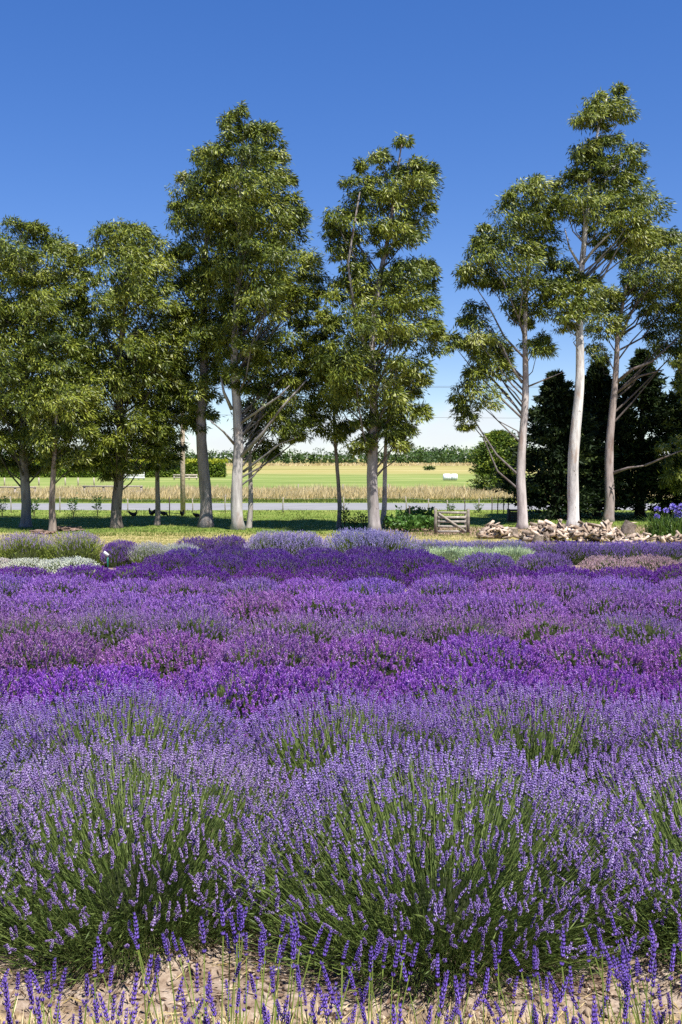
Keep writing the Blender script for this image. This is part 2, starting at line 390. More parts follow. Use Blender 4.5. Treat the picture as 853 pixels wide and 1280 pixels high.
def leaf_clumps(cen, rad, per, wind=(0.35, 0.1, 0.0)):
    """sprays of narrow drooping leaves around clump centres"""
    nspray = 20
    cs = np.repeat(cen, nspray, 0); rs = np.repeat(rad, nspray)
    d = unit(rng.normal(size=cs.shape)); d[:, 2] = np.where(d[:, 2] < -0.15, -d[:, 2], d[:, 2])
    stv = np.repeat(np.stack([rng.uniform(.75, 1.35, len(cen)), rng.uniform(.75, 1.3, len(cen)), rng.uniform(.6, 1.15, len(cen))], 1), nspray, 0)
    sp = cs + d * (rs * rng.uniform(0.66, 1.0, len(cs)))[:, None] * stv
    k = per // nspray
    so = np.repeat(sp, k, 0); dd = np.repeat(d, k, 0); rr = np.repeat(rs, k)
    off = rng.normal(size=so.shape) * np.array([1, 1, 0.85]) * (rr * 0.165)[:, None]
    pos = so + off
    drc = unit(dd * 0.45 + unit(off) * 0.5 + np.array([0, 0, -0.75]) + np.array(wind) + rng.normal(0, 0.35, so.shape))
    n = len(pos)
    L = rng.uniform(0.14, 0.27, n); W = rng.uniform(0.038, 0.064, n)
    v, f = leaves(pos, drc, L, W, unit(dd + np.array([0, 0, 0.5])) + rng.normal(0, 0.42, so.shape))
    val = np.clip(np.repeat(rng.normal(0.48, 0.13, len(cen)), nspray * k) + np.repeat(rng.normal(0, 0.10, len(sp)), k) + rng.normal(0, 0.17, n), 0, 1)
    return v, f, val

def gum(label, base, top, polys, width, dens=1.5, per=460, lean=(), tint=(1, 1, 1), leaf_tint=(1, 1, 1), limbs=0.5, D=None, extra=(), rmul=1.0, label_cat='tree'):
    b = on_ground(*base) if D is None else np.array([*at(base[0], base[1], D)[:2], float(gz(D))])
    D = b[1]; ppm = F / D
    t = thing('eucalyptus_tree', label, 'tree', b, 0, 'eucalyptus trees in the row along the lawn')
    path = [b - np.array([0, 0, 0.15])] + [at(px, py, D) for px, py in lean] + [at(top[0], top[1], D)]
    path = np.array(path)
    # densify and wiggle
    seg = np.linalg.norm(np.diff(path, axis=0), axis=1); cum = np.concatenate([[0], np.cumsum(seg)]); tot = cum[-1]
    ss = np.linspace(0, tot, 34)
    P = np.stack([np.interp(ss, cum, path[:, k]) for k in range(3)], 1)
    ph = rng.uniform(0, 6, 3)
    P[:, 0] += 0.06 * np.sin(ss * 0.9 + ph[0]) * np.minimum(1, ss); P[:, 1] += 0.10 * np.sin(ss * 0.6 + ph[1]) * np.minimum(1, ss)
    r0 = width / ppm / 2
    R = r0 * (1 - 0.90 * (ss / tot) ** 1.1) + r0 * 0.55 * np.exp(-ss / 0.22); R = np.maximum(R, 0.015)
    mb = MB(); mb.tube(P - b, R, 12, True, 0.035)
    tr = obj('trunk', mb.build('gum_trunk', M['bark'], True), t, color=tint)
    cens, rads = [], []
    for poly in polys:
        poly = np.array(poly, float); lo, hi = poly.min(0), poly.max(0)
        cand = rng.uniform(lo, hi, (6000, 2)); cand = cand[inside(poly, cand)]
        area = len(cand) / 6000 * np.prod(hi - lo) / ppm ** 2
        ed = edge_dist(poly, cand) / ppm
        r = rng.uniform(0.50, 0.95, len(cand)) * rmul; r = np.minimum(r, ed * 1.0 + 0.16)
        ok = ed > r * 0.45; cand, r, ed = cand[ok], r[ok], ed[ok]
        dep = np.minimum(ed * 1.6, 3.4) * rng.uniform(-1, 1, len(cand))
        W3 = np.array([at(c[0], c[1], D + dy) for c, dy in zip(cand[:2500], dep[:2500])])
        want = max(3, int(area * dens * 2.0)); pick = []
        for i in range(len(W3)):
            if all(np.linalg.norm((W3[i] - W3[j]) * np.array([1, 0.7, 1.15])) > 0.47 * (r[i] + r[j]) for j in pick):
                pick.append(i)
                if len(pick) >= want: break
        cens.append(W3[pick]); rads.append(r[pick])
    cen, rad = np.concatenate(cens), np.concatenate(rads)
    v, f, val = leaf_clumps(cen, rad, per)
    obj('crown', mesh('gum_crown', v - b, f, M['gum_leaf'], val), t, color=leaf_tint)
    lb = MB()
    for c, r in zip(cen, rad):
        if rng.random() > limbs: continue
        h = np.hypot(c[0] - np.interp(c[2], P[:, 2], P[:, 0]), c[1] - D)
        zs = max(c[2] - h * rng.uniform(0.7, 1.3) - 0.2, b[2] + 1.5)
        if zs <= b[2] + 1.5 or h > 3.2: continue
        zs = min(zs, P[-1, 2] - 0.2)
        s = np.array([np.interp(zs, P[:, 2], P[:, 0]), np.interp(zs, P[:, 2], P[:, 1]), zs])
        if np.linalg.norm(c - s) < 0.3: continue
        m1 = s + (c - s) * 0.35 + np.array([0, 0, -0.05 * h]) + rng.normal(0, 0.10, 3); m2 = s + (c - s) * 0.7 + rng.normal(0, 0.12, 3)
        rl = min(0.012 + 0.010 * np.linalg.norm(c - s), np.interp(zs, P[:, 2], R) * 0.45)
        lb.tube([s, m1, m2, c], [rl, rl * 0.8, rl * 0.55, rl * 0.2], 5, False)
    for pts, w in extra:
        pts = [at(px, py, D + dy) for px, py, dy in pts]
        rr = np.linspace(w / ppm / 2, w / ppm / 2 * 0.35, len(pts)); eb = MB(); eb.tube(np.array(pts) - b, rr, 6, True)
        obj('limb', eb.build('gum_limb', M['bark'], True), t, color=tuple(np.array(tint) * 0.6))
    if lb.n: 
        lb.v = [np.concatenate(lb.v) - b]; 
        stuff(obj('branches', lb.build('gum_branches', M['bark'], True), t, color=tuple(np.array(tint) * 0.36)))
    return t

gum('dense low crowned gum with thick shade darkened trunk and a sapling pressed against it', (32, 659), (30, 300),
    [[(-20, 285), (0, 279), (22, 276), (45, 283), (75, 293), (92, 312), (104, 345), (108, 400), (102, 450), (100, 500), (96, 560), (70, 588), (30, 598), (-40, 600), (-62, 450), (-52, 330)]],
    13, 1.75, tint=(0.50, 0.48, 0.48))  # trunk tint lowered to paint in shade, likewise on the next four gums
gum('slim brown trunked gum beside the thick dark trunked gum, bark heap at its foot', (66, 665), (72, 440),
    [[(45, 430), (65, 415), (102, 430), (120, 490), (118, 555), (98, 592), (62, 590), (38, 520)]], 9, 1.9, tint=(0.62, 0.52, 0.46))  # brown bark, tint also darkened for painted shade
gum('bushy gum with rough dark brown trunk and low drooping branches, saplings beside it', (146, 660), (160, 300),
    [[(106, 312), (122, 284), (150, 280), (176, 284), (197, 296), (216, 312), (231, 338), (229, 370), (236, 400), (226, 440), (216, 480), (206, 540), (192, 575), (165, 596), (132, 606), (112, 592), (100, 520), (106, 460), (100, 400), (104, 340)]],
    14, 1.85, lean=[(149, 560), (150, 470)], tint=(0.45, 0.38, 0.34))  # dark brown bark with shade put into the tint as well
gum('thin gum with slender grey trunk standing near the hens', (196, 657), (205, 430),
    [[(180, 455), (200, 430), (226, 440), (240, 500), (232, 560), (208, 596), (184, 590), (172, 520)]], 7, 1.8, tint=(0.6, 0.52, 0.48))  # grey stem, its shade painted in by the low tint
gum('stout gum with shaded grey trunk, flared root and torn hanging bark', (257, 659), (262, 190),
    [[(230, 205), (256, 186), (282, 178), (302, 300), (296, 420), (276, 490), (262, 545), (235, 540), (214, 500), (206, 430), (214, 385), (232, 350), (216, 300), (214, 255)]],
    16, 1.7, lean=[(253, 520), (255, 400)], tint=(0.62, 0.56, 0.55))  # shade on this trunk is part of the tint
gum('tallest full crowned gum with pale trunk and long bare side limbs', (298, 662), (305, 150),
    [[(276, 152), (300, 135), (318, 142), (316, 165), (338, 152), (352, 190), (366, 230), (386, 290), (400, 335), (403, 372), (386, 408), (392, 446), (372, 470), (345, 490), (318, 500), (284, 480), (264, 400), (260, 300), (256, 205), (274, 180)],
     [(340, 470), (372, 465), (392, 500), (388, 545), (366, 566), (342, 530)]],
    15, 1.75, lean=[(297, 560), (294, 480), (297, 360)], tint=(0.95, 0.92, 0.92),
    extra=[([(300, 572, 0), (330, 540, -0.5), (352, 510, -0.9), (388, 470, -1.2)], 5), ([(302, 528, 0), (325, 512, -0.6), (350, 495, -1.2), (362, 482, -1.4)], 4),
           ([(293, 555, 0), (280, 540, -0.4), (262, 525, -0.7)], 4), ([(290, 512, 0), (280, 490, -.3), (276, 470, -.5)], 5), ([(304, 590, 0.2), (330, 570, 0), (350, 555, -.4), (376, 545, -.8)], 3.5)])
gum('thin pale stemmed gum close beside the tallest full crowned gum', (311, 660), (318, 470),
    [[(300, 490), (330, 475), (352, 505), (366, 545), (352, 570), (330, 582), (308, 575), (298, 530)]], 7, 1.5, tint=(0.85, 0.78, 0.74))
gum('spindly young gum with thin dark stem between the two tall pale gums', (424, 660), (414, 410),
    [[(366, 470), (382, 452), (396, 420), (412, 402), (438, 420), (450, 470), (444, 530), (424, 560), (396, 552), (376, 515)]], 6, 1.5, lean=[(421, 560)], tint=(0.5, 0.42, 0.38))
gum('slender twin topped gum with thick blue grey trunk standing nearest the gate', (468, 665), (505, 175),
    [[(500, 167), (510, 162), (517, 178), (516, 200), (532, 188), (546, 206), (546, 240), (536, 290), (522, 330), (500, 320), (482, 330), (466, 300), (470, 255), (488, 215)],
     [(406, 300), (410, 268), (428, 235), (448, 205), (474, 190), (486, 200), (468, 245), (462, 300), (455, 350), (424, 340), (418, 318)],
     [(426, 340), (455, 345), (500, 320), (546, 330), (540, 362), (551, 400), (551, 440), (536, 470), (532, 520), (512, 555), (490, 560), (468, 540), (430, 530), (402, 500), (392, 450), (396, 400), (412, 368)],
     [(440, 545), (470, 545), (458, 586), (440, 592)], [(486, 545), (512, 550), (508, 585), (492, 592)]],
    15, 1.55, lean=[(467, 560), (464, 440), (478, 330)], tint=(0.72, 0.67, 0.68),
    extra=[([(463, 455, 0), (445, 400, -0.4), (435, 330, -0.8), (450, 240, -0.6)], 5)])
gum('thin pale stem pressed close behind the blue grey trunked gum by the gate', (477, 661), (492, 430),
    [[(478, 470), (500, 440), (520, 470), (522, 520), (505, 550), (484, 540)]], 7, 1.3, tint=(0.95, 0.88, 0.84))
gum('open crowned gum with straight reddish grey trunk behind the loose wood heap', (653, 661), (662, 260),
    [[(690, 228), (665, 220), (640, 238), (615, 264), (596, 292), (576, 330), (568, 352), (592, 376), (606, 360), (640, 400), (668, 420), (690, 400), (696, 300)],
     [(592, 376), (580, 395), (562, 412), (555, 432), (570, 450), (592, 456), (576, 480), (564, 500), (574, 530), (588, 546), (606, 522), (630, 510), (634, 470), (636, 420)],
     [(655, 420), (680, 410), (690, 440), (676, 460), (660, 455)]],
    13, 1.45, lean=[(654, 560), (657, 420)], tint=(1.05, 0.97, 0.95), limbs=0.5,
    extra=[([(653, 478, 0), (640, 460, -.4), (628, 432, -.8), (612, 420, -1)], 4), ([(656, 485, 0), (680, 475, -.5), (704, 465, -.9)], 2.5)])
gum('tallest gum with smooth bare white trunk rising out of the split log pile', (716, 662), (760, 118),
    [[(742, 116), (762, 108), (776, 112), (790, 138), (792, 158), (778, 168), (760, 160), (742, 172), (718, 170), (713, 155), (736, 140)],
     [(735, 178), (770, 170), (800, 182), (802, 222), (780, 235), (745, 225), (716, 205), (712, 190)],
     [(694, 232), (712, 208), (745, 222), (800, 222), (818, 240), (830, 266), (832, 300), (804, 328), (780, 318), (752, 345), (742, 300), (722, 290), (704, 280), (690, 262)],
     [(686, 300), (708, 320), (722, 345), (748, 345), (745, 400), (728, 425), (702, 418), (688, 380)]],
    15.5, 1.6, lean=[(719, 560), (726, 400), (730, 300), (736, 220)], tint=(1.38, 1.37, 1.35),
    extra=[([(729, 330, 0), (742, 312, -.5), (758, 296, -.9), (764, 292, -1)], 4), ([(724, 330, 0), (712, 310, -.4), (706, 285, -.5)], 3.5)])
gum('spreading gum with crooked forked trunk against the dark conifers', (760, 652), (795, 300),
    [[(800, 292), (832, 280), (856, 300), (874, 335), (874, 420), (862, 452), (832, 468), (812, 440), (806, 400), (790, 380), (776, 350), (784, 322)],
     [(745, 360), (772, 350), (780, 390), (770, 440), (748, 470), (736, 440), (734, 400)],
     [(820, 560), (850, 545), (880, 560), (880, 620), (850, 625), (826, 605)]],
    13, 1.5, lean=[(764, 560), (768, 470), (772, 420)], tint=(0.80, 0.68, 0.66),
    extra=[([(771, 478, 0), (790, 462, -.6), (815, 452, -1), (850, 420, -1.5)], 5), ([(772, 490, 0), (800, 470, -.6), (830, 462, -1)], 4), ([(765, 592, 0), (785, 585, -.6), (806, 582, -1)], 4.5),
           ([(772, 430, 0), (785, 400, -.3), (800, 370, -.6), (812, 350, -.8)], 4), ([(806, 582, -1), (835, 570, -1.4), (860, 560, -1.8)], 3)])

gum('dense gum leaning in over the agapanthus clump', (905, 655), (895, 330),
    [[(850, 330), (880, 310), (920, 330), (940, 420), (920, 480), (880, 470), (855, 430)], [(836, 440), (870, 430), (900, 500), (880, 520), (845, 490)]], 13, 1.6, tint=(0.7, 0.6, 0.58))

# ------------------------------------------------------------------ dark conifers behind
def conifer(label, base, top_py, half_px, tint=(1, 1, 1), n=330, droop=0.25, low=0.04, name='conifer_tree', mat='conifer_leaf', D=None, cat='conifer', group='dark conifers behind the log pile', bulge=0.35):
    b = on_ground(*base) if D is None else np.array([at(base[0], base[1], D)[0], D, float(gz(D))])
    D = b[1]; H = at(base[0], top_py, D)[2] - b[2]; Rm = half_px / F * D
    t = thing(name, label, cat, b, 0, group)
    mb = MB(); mb.tube([(0, 0, -.1), (0, 0, H * .3), (0.05, 0, H * .65), (0, 0, H * .93)], [H * .035, H * .026, H * .014, .02], 8, True, .05)
    obj('trunk', mb.build('conifer_trunk', M['bark_dark'], True), t)
    h = rng.uniform(low, 1, n) ** 0.9
    rad = Rm * (np.minimum(1, (1 - h) ** 0.62 * (1 + bulge)) if bulge > .5 else np.minimum(1, 1.12 * (1 - h) ** 0.85)) * np.clip(0.55 + h * 4, 0, 1) * (rng.uniform(0.7, 1.12, n) if bulge > .5 else rng.uniform(0.35, 1.3, n)) + 0.12
    az = rng.uniform(0, 2 * math.pi, n)
    out = np.stack([np.cos(az), np.sin(az), np.zeros(n)], 1)
    k = 62 if bulge > .5 else 64
    s = rng.uniform(0.25, 1, (n, k)) ** 0.7
    P = out[:, None, :] * (s * rad[:, None])[..., None]
    P[..., 2] += (h * H)[:, None] + (s * rad[:, None]) * rng.uniform(-droop, 0.35, n)[:, None]
    w = 0.10 + 0.22 * (1 - s) + (0.05 if bulge > .5 else 0.0)
    P = P + rng.normal(size=P.shape) * (w * np.minimum(rad, 1.6)[:, None])[..., None] * np.array([1, 1, 0.4])
    dr = out[:, None, :] * 0.9 + rng.normal(0, 0.5, P.shape) + np.array([0, 0, 0.1])
    P = P.reshape(-1, 3); dr = unit(dr.reshape(-1, 3)); P[:, 2] = np.maximum(P[:, 2], 0.15)
    m = len(P)
    v, f = leaves(P, dr, rng.uniform(0.18, 0.38, m), rng.uniform(0.07, 0.13, m))
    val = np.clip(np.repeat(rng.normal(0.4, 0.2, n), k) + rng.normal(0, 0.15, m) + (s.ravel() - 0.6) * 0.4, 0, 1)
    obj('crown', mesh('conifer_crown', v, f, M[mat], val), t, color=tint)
    return t

conifer('dark spreading conifer with boughs reaching towards the paddock', (694, 648), 468, 72, n=440)
conifer('dark conifer directly behind the bare white trunked gum', (746, 645), 455, 74, n=420)
conifer('dark conifer behind the crooked forked gum', (800, 645), 440, 66, n=380, tint=(1.3, 1.3, 1.1))
conifer('dark conifer rising behind the agapanthus clump', (862, 648), 440, 62, n=340, tint=(1.3, 1.3, 1.1))
conifer('dark conifer beyond the far end of the log pile', (925, 648), 455, 62, n=260)
conifer('bright yellow green rounded evergreen standing alone in the paddock edge', (622, 612), 540, 27, (1.6, 1.6, 1.1), 300, 0.05, 0.0, 'round_evergreen', 'hedge_leaf', 86, 'tree', None, 0.9)

# ------------------------------------------------------------------ lavender
def spike_template(whorls, buds, faces4=True):
    v, f, a = [], [], []
    for i in range(whorls):
        z0 = i / whorls if i else 0.0
        if i > 0: z0 = 0.14 + 0.86 * i / whorls
        dz = 0.9 / whorls; taper = 1.0 if i < whorls - 2 else (0.85 if i == whorls - 2 else 0.62)
        for k in range(buds):
            an = 2 * math.pi * (k + 0.5 * (i % 2)) / buds + rng.normal(0, 0.12); da = math.pi / buds * 0.95
            r = taper * rng.uniform(0.85, 1.15); n = len(v)
            v += [[0.1 * math.cos(an), 0.1 * math.sin(an), z0 - 0.25 * dz], [.8 * r * math.cos(an - da), .8 * r * math.sin(an - da), z0 + .25 * dz],
                  [.8 * r * math.cos(an + da), .8 * r * math.sin(an + da), z0 + .25 * dz], [r * math.cos(an), r * math.sin(an), z0 + dz]]
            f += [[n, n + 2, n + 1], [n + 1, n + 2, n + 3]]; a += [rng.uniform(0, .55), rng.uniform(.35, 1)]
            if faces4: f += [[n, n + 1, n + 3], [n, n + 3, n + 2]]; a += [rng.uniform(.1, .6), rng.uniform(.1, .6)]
    return np.array(v), np.array(f), np.array(a)

SP_A = [spike_template(5, 5) for _ in range(3)]
SP_B = [spike_template(4, 4, False) for _ in range(3)]
SP_C = [spike_template(3, 3, False) for _ in range(2)]

def bush_meshes(tag_, n, R, H, sl, sr, temps, nleaf, leafL, leafW, top_bias=0.75, up=0.6, low=0.05, stem_w=0.0028, jit=(0.80, 1.06), core=0.62, lumps=0.08, square=0.75, shoots=0, under=0.14):
    n = n + shoots; ph = rng.uniform(0, 2 * math.pi, n); ct = low + (1 - low) * rng.random(n) ** top_bias; ct[n - shoots:] = rng.uniform(-.22, .58, shoots); st = np.sqrt(1 - ct * ct)
    k1, k2 = rng.uniform(0, 6, 2)
    lm = 1 + lumps * (np.sin(3 * ph + k1) * st + np.sin(5 * ph + k2) * st * 0.6)
    j = rng.uniform(*jit, n) * lm; st = st ** square
    z0 = under * H
    end = np.stack([R * st * np.cos(ph) * j, R * st * np.sin(ph) * j, z0 + (H - z0) * ct * j], 1)
    base = end * np.array([0.22, 0.22, 0]) + np.array([0, 0, 0.03]) + rng.normal(0, 0.02, (n, 3)) * np.array([1, 1, 0])
    mid = base + (end - base) * 0.52 + np.stack([end[:, 0] * 0.10, end[:, 1] * 0.10, -0.06 * np.ones(n) * st + 0.02], 1)
    d = unit(unit(end - mid) * (1 - up) + np.array([0, 0, up]) * (0.35 + ct[:, None] * 0.65) + rng.normal(0, 0.18, (n, 3)))
    nf = n - shoots; s_all = np.arange(n); end[nf:] *= rng.uniform(.72, .93, (shoots, 1))
    # spikes
    V, Fc, A = [], [], []; off = 0
    which = rng.integers(0, len(temps), n); which[nf:] = -1
    for w, (tv, tf, ta) in enumerate(temps):
        s = np.where(which == w)[0]
        if not len(s): continue
        L = rng.uniform(sl[0], sl[1], len(s)); r = rng.uniform(sr[0], sr[1], len(s))
        V.append(place(tv, d[s], end[s], np.stack([r, r, L], 1))); Fc.append(rep(tf, len(s), len(tv)) + off); off += len(s) * len(tv)
        A.append(np.clip((ta[None] * 0.8 + 0.1 + rng.normal(0, 0.15, (len(s), 1))), 0, 1).ravel())
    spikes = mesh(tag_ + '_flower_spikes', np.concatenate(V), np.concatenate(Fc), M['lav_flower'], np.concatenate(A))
    # stems as narrow three sided ribbons (two quads)
    side = unit(np.cross(d, rng.normal(size=(n, 3)))) * stem_w / 2
    sv = np.stack([base - side, base + side, mid - side, mid + side, end - side * .8, end + side * .8], 1).reshape(-1, 3)
    sf = (np.array([[0, 1, 3, 2], [2, 3, 5, 4]])[None] + (np.arange(n) * 6)[:, None, None]).reshape(-1, 4)
    sa = np.repeat(rng.uniform(0.4, 1, n), 2)
    # leaves along the lower stems
    i = rng.integers(0, n, nleaf); t = rng.uniform(0.15, 0.86, nleaf) ** 0.8
    a, b, c = base[i], mid[i], end[i]
    lp = np.where(t[:, None] < 0.5, a + (b - a) * (t * 2)[:, None], b + (c - b) * (t * 2 - 1)[:, None]) + rng.normal(0, 0.02, (nleaf, 3))
    lp[:, 2] = np.maximum(lp[:, 2], 0.03)
    ld = unit(unit(c - a) + rng.normal(0, 0.42, (nleaf, 3)) + np.array([0, 0, 0.25]))
    lv, lf = leaves(lp, ld, rng.uniform(*leafL, nleaf), rng.uniform(*leafW, nleaf))
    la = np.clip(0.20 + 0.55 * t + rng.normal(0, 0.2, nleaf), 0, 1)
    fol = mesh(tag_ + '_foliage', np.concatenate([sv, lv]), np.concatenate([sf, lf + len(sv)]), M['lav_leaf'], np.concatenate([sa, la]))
    # woody heart
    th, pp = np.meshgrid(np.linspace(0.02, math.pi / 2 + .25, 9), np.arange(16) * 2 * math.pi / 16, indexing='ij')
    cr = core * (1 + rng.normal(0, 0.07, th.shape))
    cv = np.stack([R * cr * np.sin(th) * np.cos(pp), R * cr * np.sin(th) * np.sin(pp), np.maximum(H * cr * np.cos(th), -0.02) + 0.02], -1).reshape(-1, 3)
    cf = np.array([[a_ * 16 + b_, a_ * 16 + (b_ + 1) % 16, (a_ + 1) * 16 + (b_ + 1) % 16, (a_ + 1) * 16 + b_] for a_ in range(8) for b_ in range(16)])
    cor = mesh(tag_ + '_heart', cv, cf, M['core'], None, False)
    return spikes, fol, cor

BA = [bush_meshes('tall_lavender', 1750, 0.84, 0.60, (0.032, 0.070), (0.0048, 0.0070), SP_A, 17000, (0.025, 0.06), (0.0028, 0.005), 0.66, 0.62, shoots=2800, under=0.30, core=0.26, low=0.0) for _ in range(2)]
BB = [bush_meshes('dwarf_lavender', 1500, 0.63, 0.52, (0.036, 0.064), (0.009, 0.0125), SP_B, 5200, (0.03, 0.05), (0.005, 0.008), 0.70, 0.55, 0.10, core=0.72, jit=(0.84, 1.04)) for _ in range(3)]
BM = [bush_meshes('loose_lavender', 1050, 0.66, 0.50, (0.030, 0.055), (0.0070, 0.010), SP_B, 6500, (0.03, 0.055), (0.005, 0.008), 0.62, 0.55, 0.18, core=0.72, jit=(0.80, 1.06)) for _ in range(2)]
BC = [bush_meshes('border_lavender', 1500, 0.85, 0.72, (0.05, 0.09), (0.008, 0.012), SP_C, 6500, (0.05, 0.09), (0.008, 0.013), 0.55, 0.62, 0.25, stem_w=0.005, core=0.70, jit=(0.80, 1.06)) for _ in range(2)]

BD = [bush_meshes('stemmy_lavender', 620, 0.85, 0.76, (0.05, 0.09), (0.007, 0.010), SP_C, 9500, (0.06, 0.11), (0.008, 0.013), 0.5, 0.70, 0.45, stem_w=0.006, core=0.70, jit=(0.84, 1.05), shoots=500) for _ in range(2)]

def bush(kind, label, group, x, y, color, sc=1.0, leaf=(1, 1, 1), name='lavender_bush', hs=1.0, spikes=True):
    sp, fo, co = kind[rng.integers(0, len(kind))]
    t = thing(name, label, 'lavender', (x, y, float(gz(y)) - 0.01), rng.uniform(0, 6.28), group)
    s = (sc * rng.uniform(.95, 1.06),) * 2 + (sc * hs * rng.uniform(.94, 1.06),)
    t.scale = s
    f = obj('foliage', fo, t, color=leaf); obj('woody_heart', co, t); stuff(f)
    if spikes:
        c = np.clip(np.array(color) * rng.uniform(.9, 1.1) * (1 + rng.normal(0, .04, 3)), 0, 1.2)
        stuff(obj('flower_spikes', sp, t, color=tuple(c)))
    return t

def row(kind, label, group, y, spacing, color, x0=None, x1=None, sc=1.0, leaf=(1, 1, 1), wob=0.06, hs=1.0, color2=None, phase=None):
    hw = 0.343 * y + 0.75
    x0 = -hw if x0 is None else x0; x1 = hw if x1 is None else x1
    x = x0 + (spacing * rng.random() if phase is None else phase)
    while x <= x1:
        c = color if color2 is None else tuple(np.array(color) + (np.array(color2) - np.array(color)) * rng.random())
        bush(kind, label, group, x + rng.normal(0, wob), y + rng.normal(0, wob), c, sc, leaf, hs=hs)
        x += spacing * rng.uniform(.92, 1.08)

def pxx(px, y): return (px - 426.5) / F * y

BLUE = (0.325, 0.215, 0.57); PURP = (0.335, 0.098, 0.55); MAUVE = (0.39, 0.165, 0.50); LIGHT = (0.45, 0.22, 0.66)
DEEP = (0.165, 0.026, 0.37); LILAC = (0.36, 0.31, 0.62); WHITE = (0.88, 0.86, 0.72); PINK = (0.60, 0.40, 0.44)

# first two rows: tall lavender
for px in (-190, 170, 548, 925): bush(BA, 'tall blue violet lavender bush in the row bordering the bare soil strip', 'first lavender row', pxx(px, 4.1), 4.02 + rng.normal(0, .03), BLUE, 1.0)
row(BA, 'tall blue violet lavender bush in the second row, behind the bushes bordering bare soil', 'second lavender row', 5.35, 1.12, (0.27, 0.165, 0.53), phase=0.3)
row(BB, 'purple lavender bush in the third row, just behind the two tall blue violet rows', 'third lavender row', 6.75, .88, PURP, color2=(.33, .11, .55))
row(BB, 'mauve purple lavender bush in the fourth row, in front of the loose green flecked row', 'fourth lavender row', 8.2, .88, MAUVE, color2=(.33, .12, .54))
row(BM, 'loose mauve lavender bush with green stems showing, in the fifth row', 'fifth lavender row', 10.1, .88, (0.42, 0.23, 0.51), color2=(.39, .20, .55))
row(BB, 'light purple lavender bush in the sixth row, right behind the loose mauve row', 'sixth lavender row', 11.9, .88, LIGHT, color2=(.43, .19, .60))
row(BB, 'light purple lavender bush in the seventh row, in front of the deep violet mounds', 'seventh lavender row', 14.0, .88, LIGHT, color2=(.40, .19, .64))
# eighth row: deep violet mounds
row(BB, 'deep violet lavender mound in the row before the white and pink lavenders', 'deep violet lavender mounds', 17.0, 1.05, DEEP, color2=(.21, .04, .42), hs=.88)
y9 = 19.6
row(BB, 'white flowering lavender bush in front of the tall green stemmed bushes', 'white lavenders', y9 + .5, .9, WHITE, x0=pxx(-30, y9), x1=pxx(118, y9), leaf=(1.6, 1.6, 1.5), hs=.78, phase=0)
row(BB, 'violet lavender mound behind the deep violet row, between white lavender and grey green bushes', 'violet mounds of the middle border', y9, 1.0, (.15, .05, .36), x0=pxx(215, y9), x1=pxx(560, y9), color2=DEEP, phase=0)
row(BB, 'pale purple lavender mound behind the deep violet row, beside the pink lavenders', 'pale purple mounds of the middle border', y9, 1.0, (.30, .16, .52), x0=pxx(610, y9), x1=pxx(700, y9), phase=0)
row(BB, 'pink flowering lavender bush between two violet lavenders near the log pile', 'pink lavenders', y9, .95, PINK, x0=pxx(765, y9), x1=pxx(890, y9), leaf=(1.4, 1.3, 1.3), hs=.95, phase=0)
y10 = 21.6
bush(BB, 'small grey green cushion bush beside the white lavenders', None, pxx(180, y10 - .6), y10 - .6, WHITE, .75, (2.6, 2.3, 3.6), 'cushion_bush', .6, False)
row(BB, 'violet lavender mound in the ninth row, under the lilac domed bushes', 'violet mounds under the lilac bushes', y10, 1.0, DEEP, x0=pxx(225, y10), x1=pxx(560, y10), color2=(.16, .06, .38), phase=.1)
y11 = 23.6
for px in (-40, 30, 92): bush(BD, 'tall green stemmed lavender bush with thin lilac tips behind the white lavenders', 'tall green stemmed lavenders', pxx(px, y11), y11, (.33, .25, .50), 1.0, (1.9, 1.7, 1.3), hs=1.0)
bush(BB, 'single upright purple lavender bush beside the green plant label', None, pxx(150, 23.4), 23.4, (.24, .10, .47), .78, hs=1.5)
for px in (185, 222): bush(BC, 'silvery grey green bush with whitish spikes beside the single purple lavender', 'silvery bushes', pxx(px, y11 - .2), y11 - .2, (.55, .56, .56), .72, (2.4, 2.3, 2.6), 'silver_bush', 1.0)
for px in (246, 285): bush(BB, 'purple lavender bush behind the violet mounds, beside the silvery bushes', 'purple lavenders at the lawn edge', pxx(px, y11 + 1.2), y11 + 1.2, (.26, .12, .48), 1.0, hs=1.2)
for px in (342, 372): bush(BC, 'large pale lilac domed lavender bush at the lawn edge', 'large lilac domed lavenders', pxx(px, y11), y11, LILAC, .98, (1.3, 1.3, 1.0), hs=1.08)
for px in (448, 480): bush(BC, 'largest pale lilac domed lavender bush, in line with the blue grey gum trunk', 'largest lilac domed lavenders', pxx(px, y11), y11, LILAC, 1.05, (1.3, 1.3, 1.0), hs=1.1)
for px in (560, 598, 640): bush(BC, 'grey green cushion bush with few lavender tips, in line with the gate', 'grey green bushes', pxx(px, 22.6), 22.6, (.40, .38, .55), .85, (3.9, 3.5, 8.0), 'cushion_bush', .85, False)
for px in (535, 570, 605, 640): bush(BC, 'thin lilac lavender bush behind the grey green cushion bushes', 'thin lilac lavenders', pxx(px, 25), 25, (.34, .28, .56), .8, (1.8, 1.8, 1.8), hs=.9)
for px in (690, 722, 756, 792, 828, 866): bush(BC, 'purple lavender bush at the lawn edge in front of the log pile', 'lavenders before the log pile', pxx(px, 24.2), 24.2, (.26, .14, .50), .9, (1.1, 1.1, 1), hs=.78)

